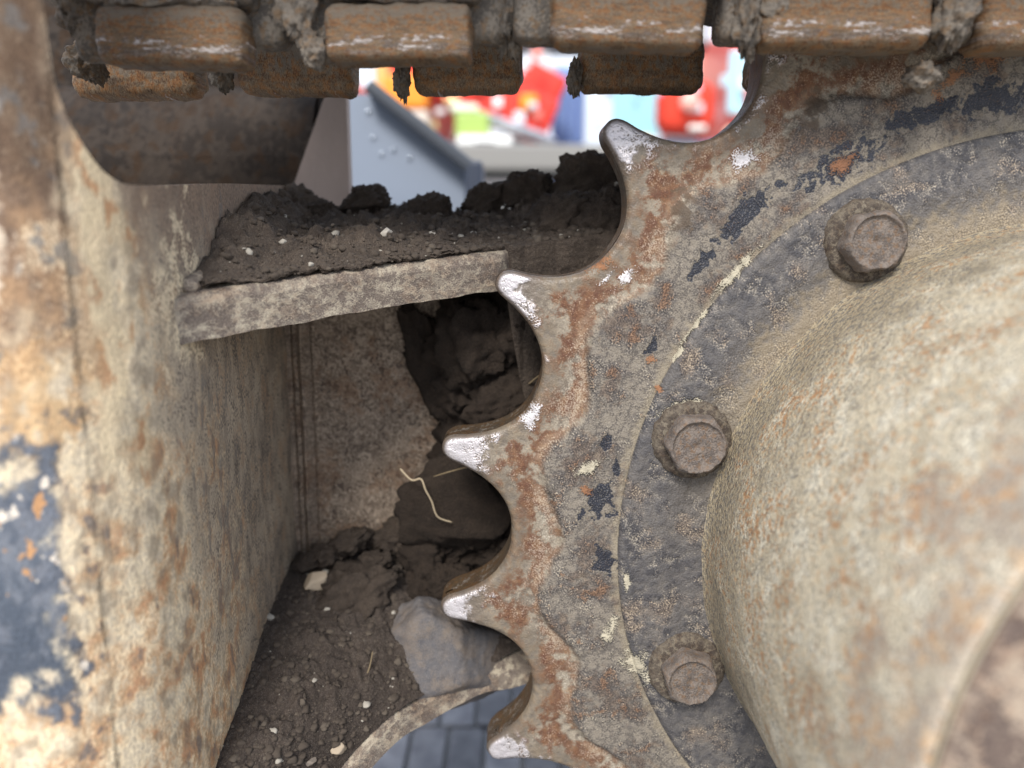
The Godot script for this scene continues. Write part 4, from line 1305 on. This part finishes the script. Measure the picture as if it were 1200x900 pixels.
func background() -> void:
	# steel blade of another machine just behind
	var blade := thing("dozer_blade", "blue-grey steel dozer blade end plate with a dark slanted edge behind the frame", "dozer blade", Vector3(0, 0, -0.6))
	var grey := flat(Color(0.52, 0.56, 0.62), 0.55)
	var outline := [Vector2(-0.36, 0.30), Vector2(-0.36, 0.775), Vector2(-0.163, 0.765), Vector2(-0.0535, 0.680), Vector2(-0.0535, 0.30)]
	var pg := CSGPolygon3D.new()
	pg.polygon = PackedVector2Array(outline)
	pg.depth = 0.03
	pg.material = grey
	pg.name = "end_plate"
	blade.add_child(pg, true)
	var e1 := bar(Vector3(-0.175, 0.772, 0.0), Vector3(-0.050, 0.676, 0.0), 0.016, 0.07, 0.005)
	var ed := part("edge_bar", e1[0], flat(Color(0.24, 0.26, 0.29), 0.5), blade, e1[1])
	ed.rotation.z = e1[2]
	var e2 := bar(Vector3(-0.0480, 0.685, 0.0), Vector3(-0.0480, 0.30, 0.0), 0.022, 0.07, 0.005)
	ed = part("edge_bar", e2[0], flat(Color(0.20, 0.23, 0.29), 0.5), blade, e2[1])
	ed.rotation.z = e2[2]
	for q in [Vector2(-0.18, 0.745), Vector2(-0.175, 0.715), Vector2(-0.15, 0.70), Vector2(-0.13, 0.69), Vector2(-0.165, 0.695)]:
		var s := SphereMesh.new()
		s.radius = 0.003
		s.height = 0.006
		s.radial_segments = 12
		s.rings = 6
		part("glint_bead", s, flat(Color(0.8, 0.83, 0.86), 0.15, 0.8), blade, Vector3(q.x, q.y, 0.001))  # shiny beads added for the droplet glints on the plate
	# red excavator
	var red := flat(Color(0.86, 0.22, 0.15), 0.4)
	var pale := flat(Color(0.95, 0.55, 0.50), 0.4)
	var black := flat(Color(0.1, 0.1, 0.11), 0.7)
	var ex := thing("excavator", "blurred red excavator with a long slanting boom, behind the left links", "excavator", Vector3(0, 0, -4.0))
	for e in [["boom", Vector3(-0.62, 1.52, 0), Vector3(0.20, 1.16, 0), 0.25, red], ["boom", Vector3(-0.75, 1.36, -0.3), Vector3(-0.32, 1.22, -0.3), 0.26, pale], ["dipper_arm", Vector3(0.05, 1.44, -0.1), Vector3(0.26, 1.33, -0.1), 0.16, red], ["hydraulic_ram", Vector3(-0.30, 1.24, 0.1), Vector3(0.22, 1.06, 0.1), 0.05, flat(Color(0.8, 0.8, 0.82), 0.25, 0.6)]]:
		var b := bar(e[1], e[2], e[3], 0.22)
		var o := part(e[0], b[0], e[4], ex, b[1])
		o.rotation.z = b[2]
	part("body", rbox(Vector3(1.1, 0.7, 1.2), 0.08, 4), pale, ex, Vector3(-1.35, 1.05, -0.4))
	part("cab_window", rbox(Vector3(0.6, 0.5, 0.05), 0.02, 2), flat(Color(0.75, 0.85, 0.9), 0.1), ex, Vector3(-1.2, 1.5, 0.1))
	part("track_belt", rbox(Vector3(1.5, 0.35, 0.4), 0.15, 4), black, ex, Vector3(-1.3, 0.2, 0.1))
	part("marker_lamp", rbox(Vector3(0.09, 0.08, 0.05), 0.02, 2), flat(Color(0.95, 0.6, 0.1), 0.3), ex, Vector3(0.08, 1.26, 0.14))
	# other small things in the yard
	var amber := thing("cabinet", "blurred amber cabinet beside the red boom", "cabinet", Vector3(-0.545, 0, -3.8))
	part("body", rbox(Vector3(0.22, 0.16, 0.2), 0.02, 2), flat(Color(0.96, 0.58, 0.14), 0.4), amber, Vector3(0, 1.29, 0))
	part("stand", rbox(Vector3(0.24, 1.2, 0.2), 0.02, 2), flat(Color(0.82, 0.76, 0.70), 0.6), amber, Vector3(0, 0.6, 0))
	var bag := thing("crate", "blurred yellow-green crate above the white box", "crate", Vector3(-0.225, 0, -3.75))
	part("body", rbox(Vector3(0.17, 0.13, 0.2), 0.02, 2), flat(Color(0.62, 0.72, 0.36), 0.5), bag, Vector3(0.02, 1.12, 0))
	part("lid", rbox(Vector3(0.14, 0.035, 0.18), 0.01, 2), flat(Color(0.92, 0.95, 0.85), 0.4), bag, Vector3(-0.02, 1.205, 0))
	var wb := thing("storage_box", "blurred white box under the green crate", "box", Vector3(-0.14, 0, -3.7))
	part("body", rbox(Vector3(0.27, 0.10, 0.25), 0.015, 2), flat(Color(0.95, 0.95, 0.93), 0.4), wb, Vector3(0, 1.015, 0))
	part("handle", rbox(Vector3(0.10, 0.02, 0.03), 0.008, 2), black, wb, Vector3(0, 1.02, 0.14))
	var con := thing("steel_cabinet", "blurred blue steel cabinet with pale teal doors", "cabinet", Vector3(0.6, 0, -4.6))
	part("body", rbox(Vector3(0.5, 1.4, 0.4), 0.02, 2), flat(Color(0.50, 0.60, 0.76), 0.5), con, Vector3(-0.1, 0.86, -0.05))
	part("door", rbox(Vector3(0.34, 0.80, 0.03), 0.01, 2), flat(Color(0.62, 0.82, 0.86), 0.4), con, Vector3(0.10, 1.2, 0.165))
	part("door", rbox(Vector3(0.16, 0.70, 0.03), 0.01, 2), flat(Color(0.85, 0.90, 0.94), 0.4), con, Vector3(-0.10, 1.15, 0.17))
	for k in 5:
		part("rib", rbox(Vector3(0.03, 1.3, 0.03), 0.01, 1), flat(Color(0.36, 0.45, 0.66), 0.5), con, Vector3(-0.36 + k * 0.05, 0.86, 0.16))
	var rack := thing("storage_rack", "blurred rack of mixed bright cartons far behind the gap", "rack", Vector3(0, 0, -5.2))
	var crng := RandomNumberGenerator.new()
	crng.seed = 21
	var hues := [Color(0.93, 0.93, 0.93), Color(0.86, 0.30, 0.22), Color(0.62, 0.78, 0.84), Color(0.93, 0.66, 0.60), Color(0.88, 0.90, 0.94), Color(0.40, 0.48, 0.66), Color(0.92, 0.72, 0.42), Color(0.95, 0.94, 0.88)]
	for row in 6:
		part("shelf_board", rbox(Vector3(2.9, 0.03, 0.4), 0.008, 1), flat(Color(0.55, 0.55, 0.56), 0.6), rack, Vector3(0.5, 0.62 + row * 0.30, 0))
		for c in 17:
			var cw := crng.randf_range(0.09, 0.16)
			var ch := crng.randf_range(0.10, 0.24)
			part("carton", rbox(Vector3(cw, ch, 0.2), 0.012, 1), flat(hues[crng.randi() % 8], crng.randf_range(0.25, 0.8)), rack, Vector3(-0.85 + c * 0.168, 0.637 + row * 0.30 + ch * 0.5, crng.randf_range(-0.08, 0.08)))
	for x in [-0.95, 0.5, 1.95]:
		part("post", rbox(Vector3(0.05, 2.4, 0.05), 0.01, 1), flat(Color(0.5, 0.5, 0.52), 0.5), rack, Vector3(x, 1.2, -0.2))
	var tank := thing("fuel_tank", "blurred round red fuel tank with a pale disc for its highlight beside the top tooth", "tank", Vector3(0.90, 0, -3.9))
	part("shell", rbox(Vector3(0.30, 0.27, 0.22), 0.085, 6), flat(Color(0.88, 0.26, 0.17), 0.8), tank, Vector3(0, 1.24, 0))
	part("highlight_disc", lathe(PackedVector2Array([Vector2(0.0, 0.03), Vector2(0.045, 0.025), Vector2(0.05, 0.0)]), 18), flat(Color(0.98, 0.72, 0.66), 0.3), tank, Vector3(-0.01, 1.25, 0.16))  # pale disc coloured as the highlight on the shell
	part("stand", rbox(Vector3(0.3, 1.08, 0.2), 0.02, 2), flat(Color(0.45, 0.5, 0.66), 0.5), tank, Vector3(0.06, 0.54, -0.1))
	var van := thing("van", "blurred pale red van behind the right end of the gap", "van", Vector3(1.25, 0, -4.4))
	part("body", rbox(Vector3(0.50, 0.9, 1.6), 0.08, 4), flat(Color(0.93, 0.42, 0.38), 0.35), van, Vector3(0.22, 1.35, -0.6))
	part("window", rbox(Vector3(0.10, 0.34, 0.04), 0.02, 2), flat(Color(0.70, 0.88, 0.92), 0.1), van, Vector3(-0.01, 1.42, 0.22))
	part("bumper", rbox(Vector3(0.55, 0.16, 0.1), 0.03, 2), flat(Color(0.95, 0.84, 0.72), 0.4), van, Vector3(0.2, 1.1, 0.24))
	part("base", rbox(Vector3(0.5, 0.85, 1.5), 0.05, 2), flat(Color(0.78, 0.82, 0.88), 0.4), van, Vector3(0.2, 0.5, -0.6))
	for e in [[ex, "panel", -0.5, 0.2, 1.12, 1.55, 0.16, 12], [con, "panel", -0.3, 0.25, 1.0, 1.55, 0.25, 9], [tank, "panel", -0.16, 0.2, 1.02, 1.42, 0.14, 7], [van, "panel", 0.0, 0.4, 1.05, 1.7, 0.30, 8]]:
		for k in e[7]:
			part(e[1], rbox(Vector3(crng.randf_range(0.02, 0.09), crng.randf_range(0.02, 0.07), 0.03), 0.008, 1), flat(hues[crng.randi() % 8].lerp(Color(1, 1, 1), 0.3), crng.randf_range(0.1, 0.6), 0.7 if crng.randf() < 0.3 else 0.0), e[0], Vector3(crng.randf_range(e[2], e[3]), crng.randf_range(e[4], e[5]), e[6]))
	var tr := thing("trailer", "blurred low grey flatbed trailer with a dark strip for the shade under it", "trailer", Vector3(0.1, 0, -3.2))
	part("deck", rbox(Vector3(2.6, 0.11, 0.7), 0.02, 2), flat(Color(0.52, 0.51, 0.49), 0.7), tr, Vector3(0.2, 0.905, -0.1))
	part("deck_shade", rbox(Vector3(2.6, 0.035, 0.05), 0.01, 2), flat(Color(0.16, 0.16, 0.16), 0.7), tr, Vector3(0.25, 0.838, 0.2))  # dark strip standing for the shade beneath the deck
	for x in [-0.55, 0.75]:
		part("wheel", rbox(Vector3(0.34, 0.34, 0.14), 0.12, 4), black, tr, Vector3(x, 0.62, 0.1))
		part("leg", rbox(Vector3(0.06, 0.8, 0.06), 0.01, 1), black, tr, Vector3(x, 0.41, -0.2))
	var wall := thing("barrier", "blurred white barrier low behind the trailer", "barrier", Vector3(0.05, 0, -3.6))
	part("panel", rbox(Vector3(0.62, 0.80, 0.06), 0.015, 2), flat(Color(0.93, 0.93, 0.92), 0.5), wall, Vector3(0, 0.42, 0))
	part("foot", rbox(Vector3(0.5, 0.05, 0.3), 0.015, 2), black, wall, Vector3(0, 0.03, 0))
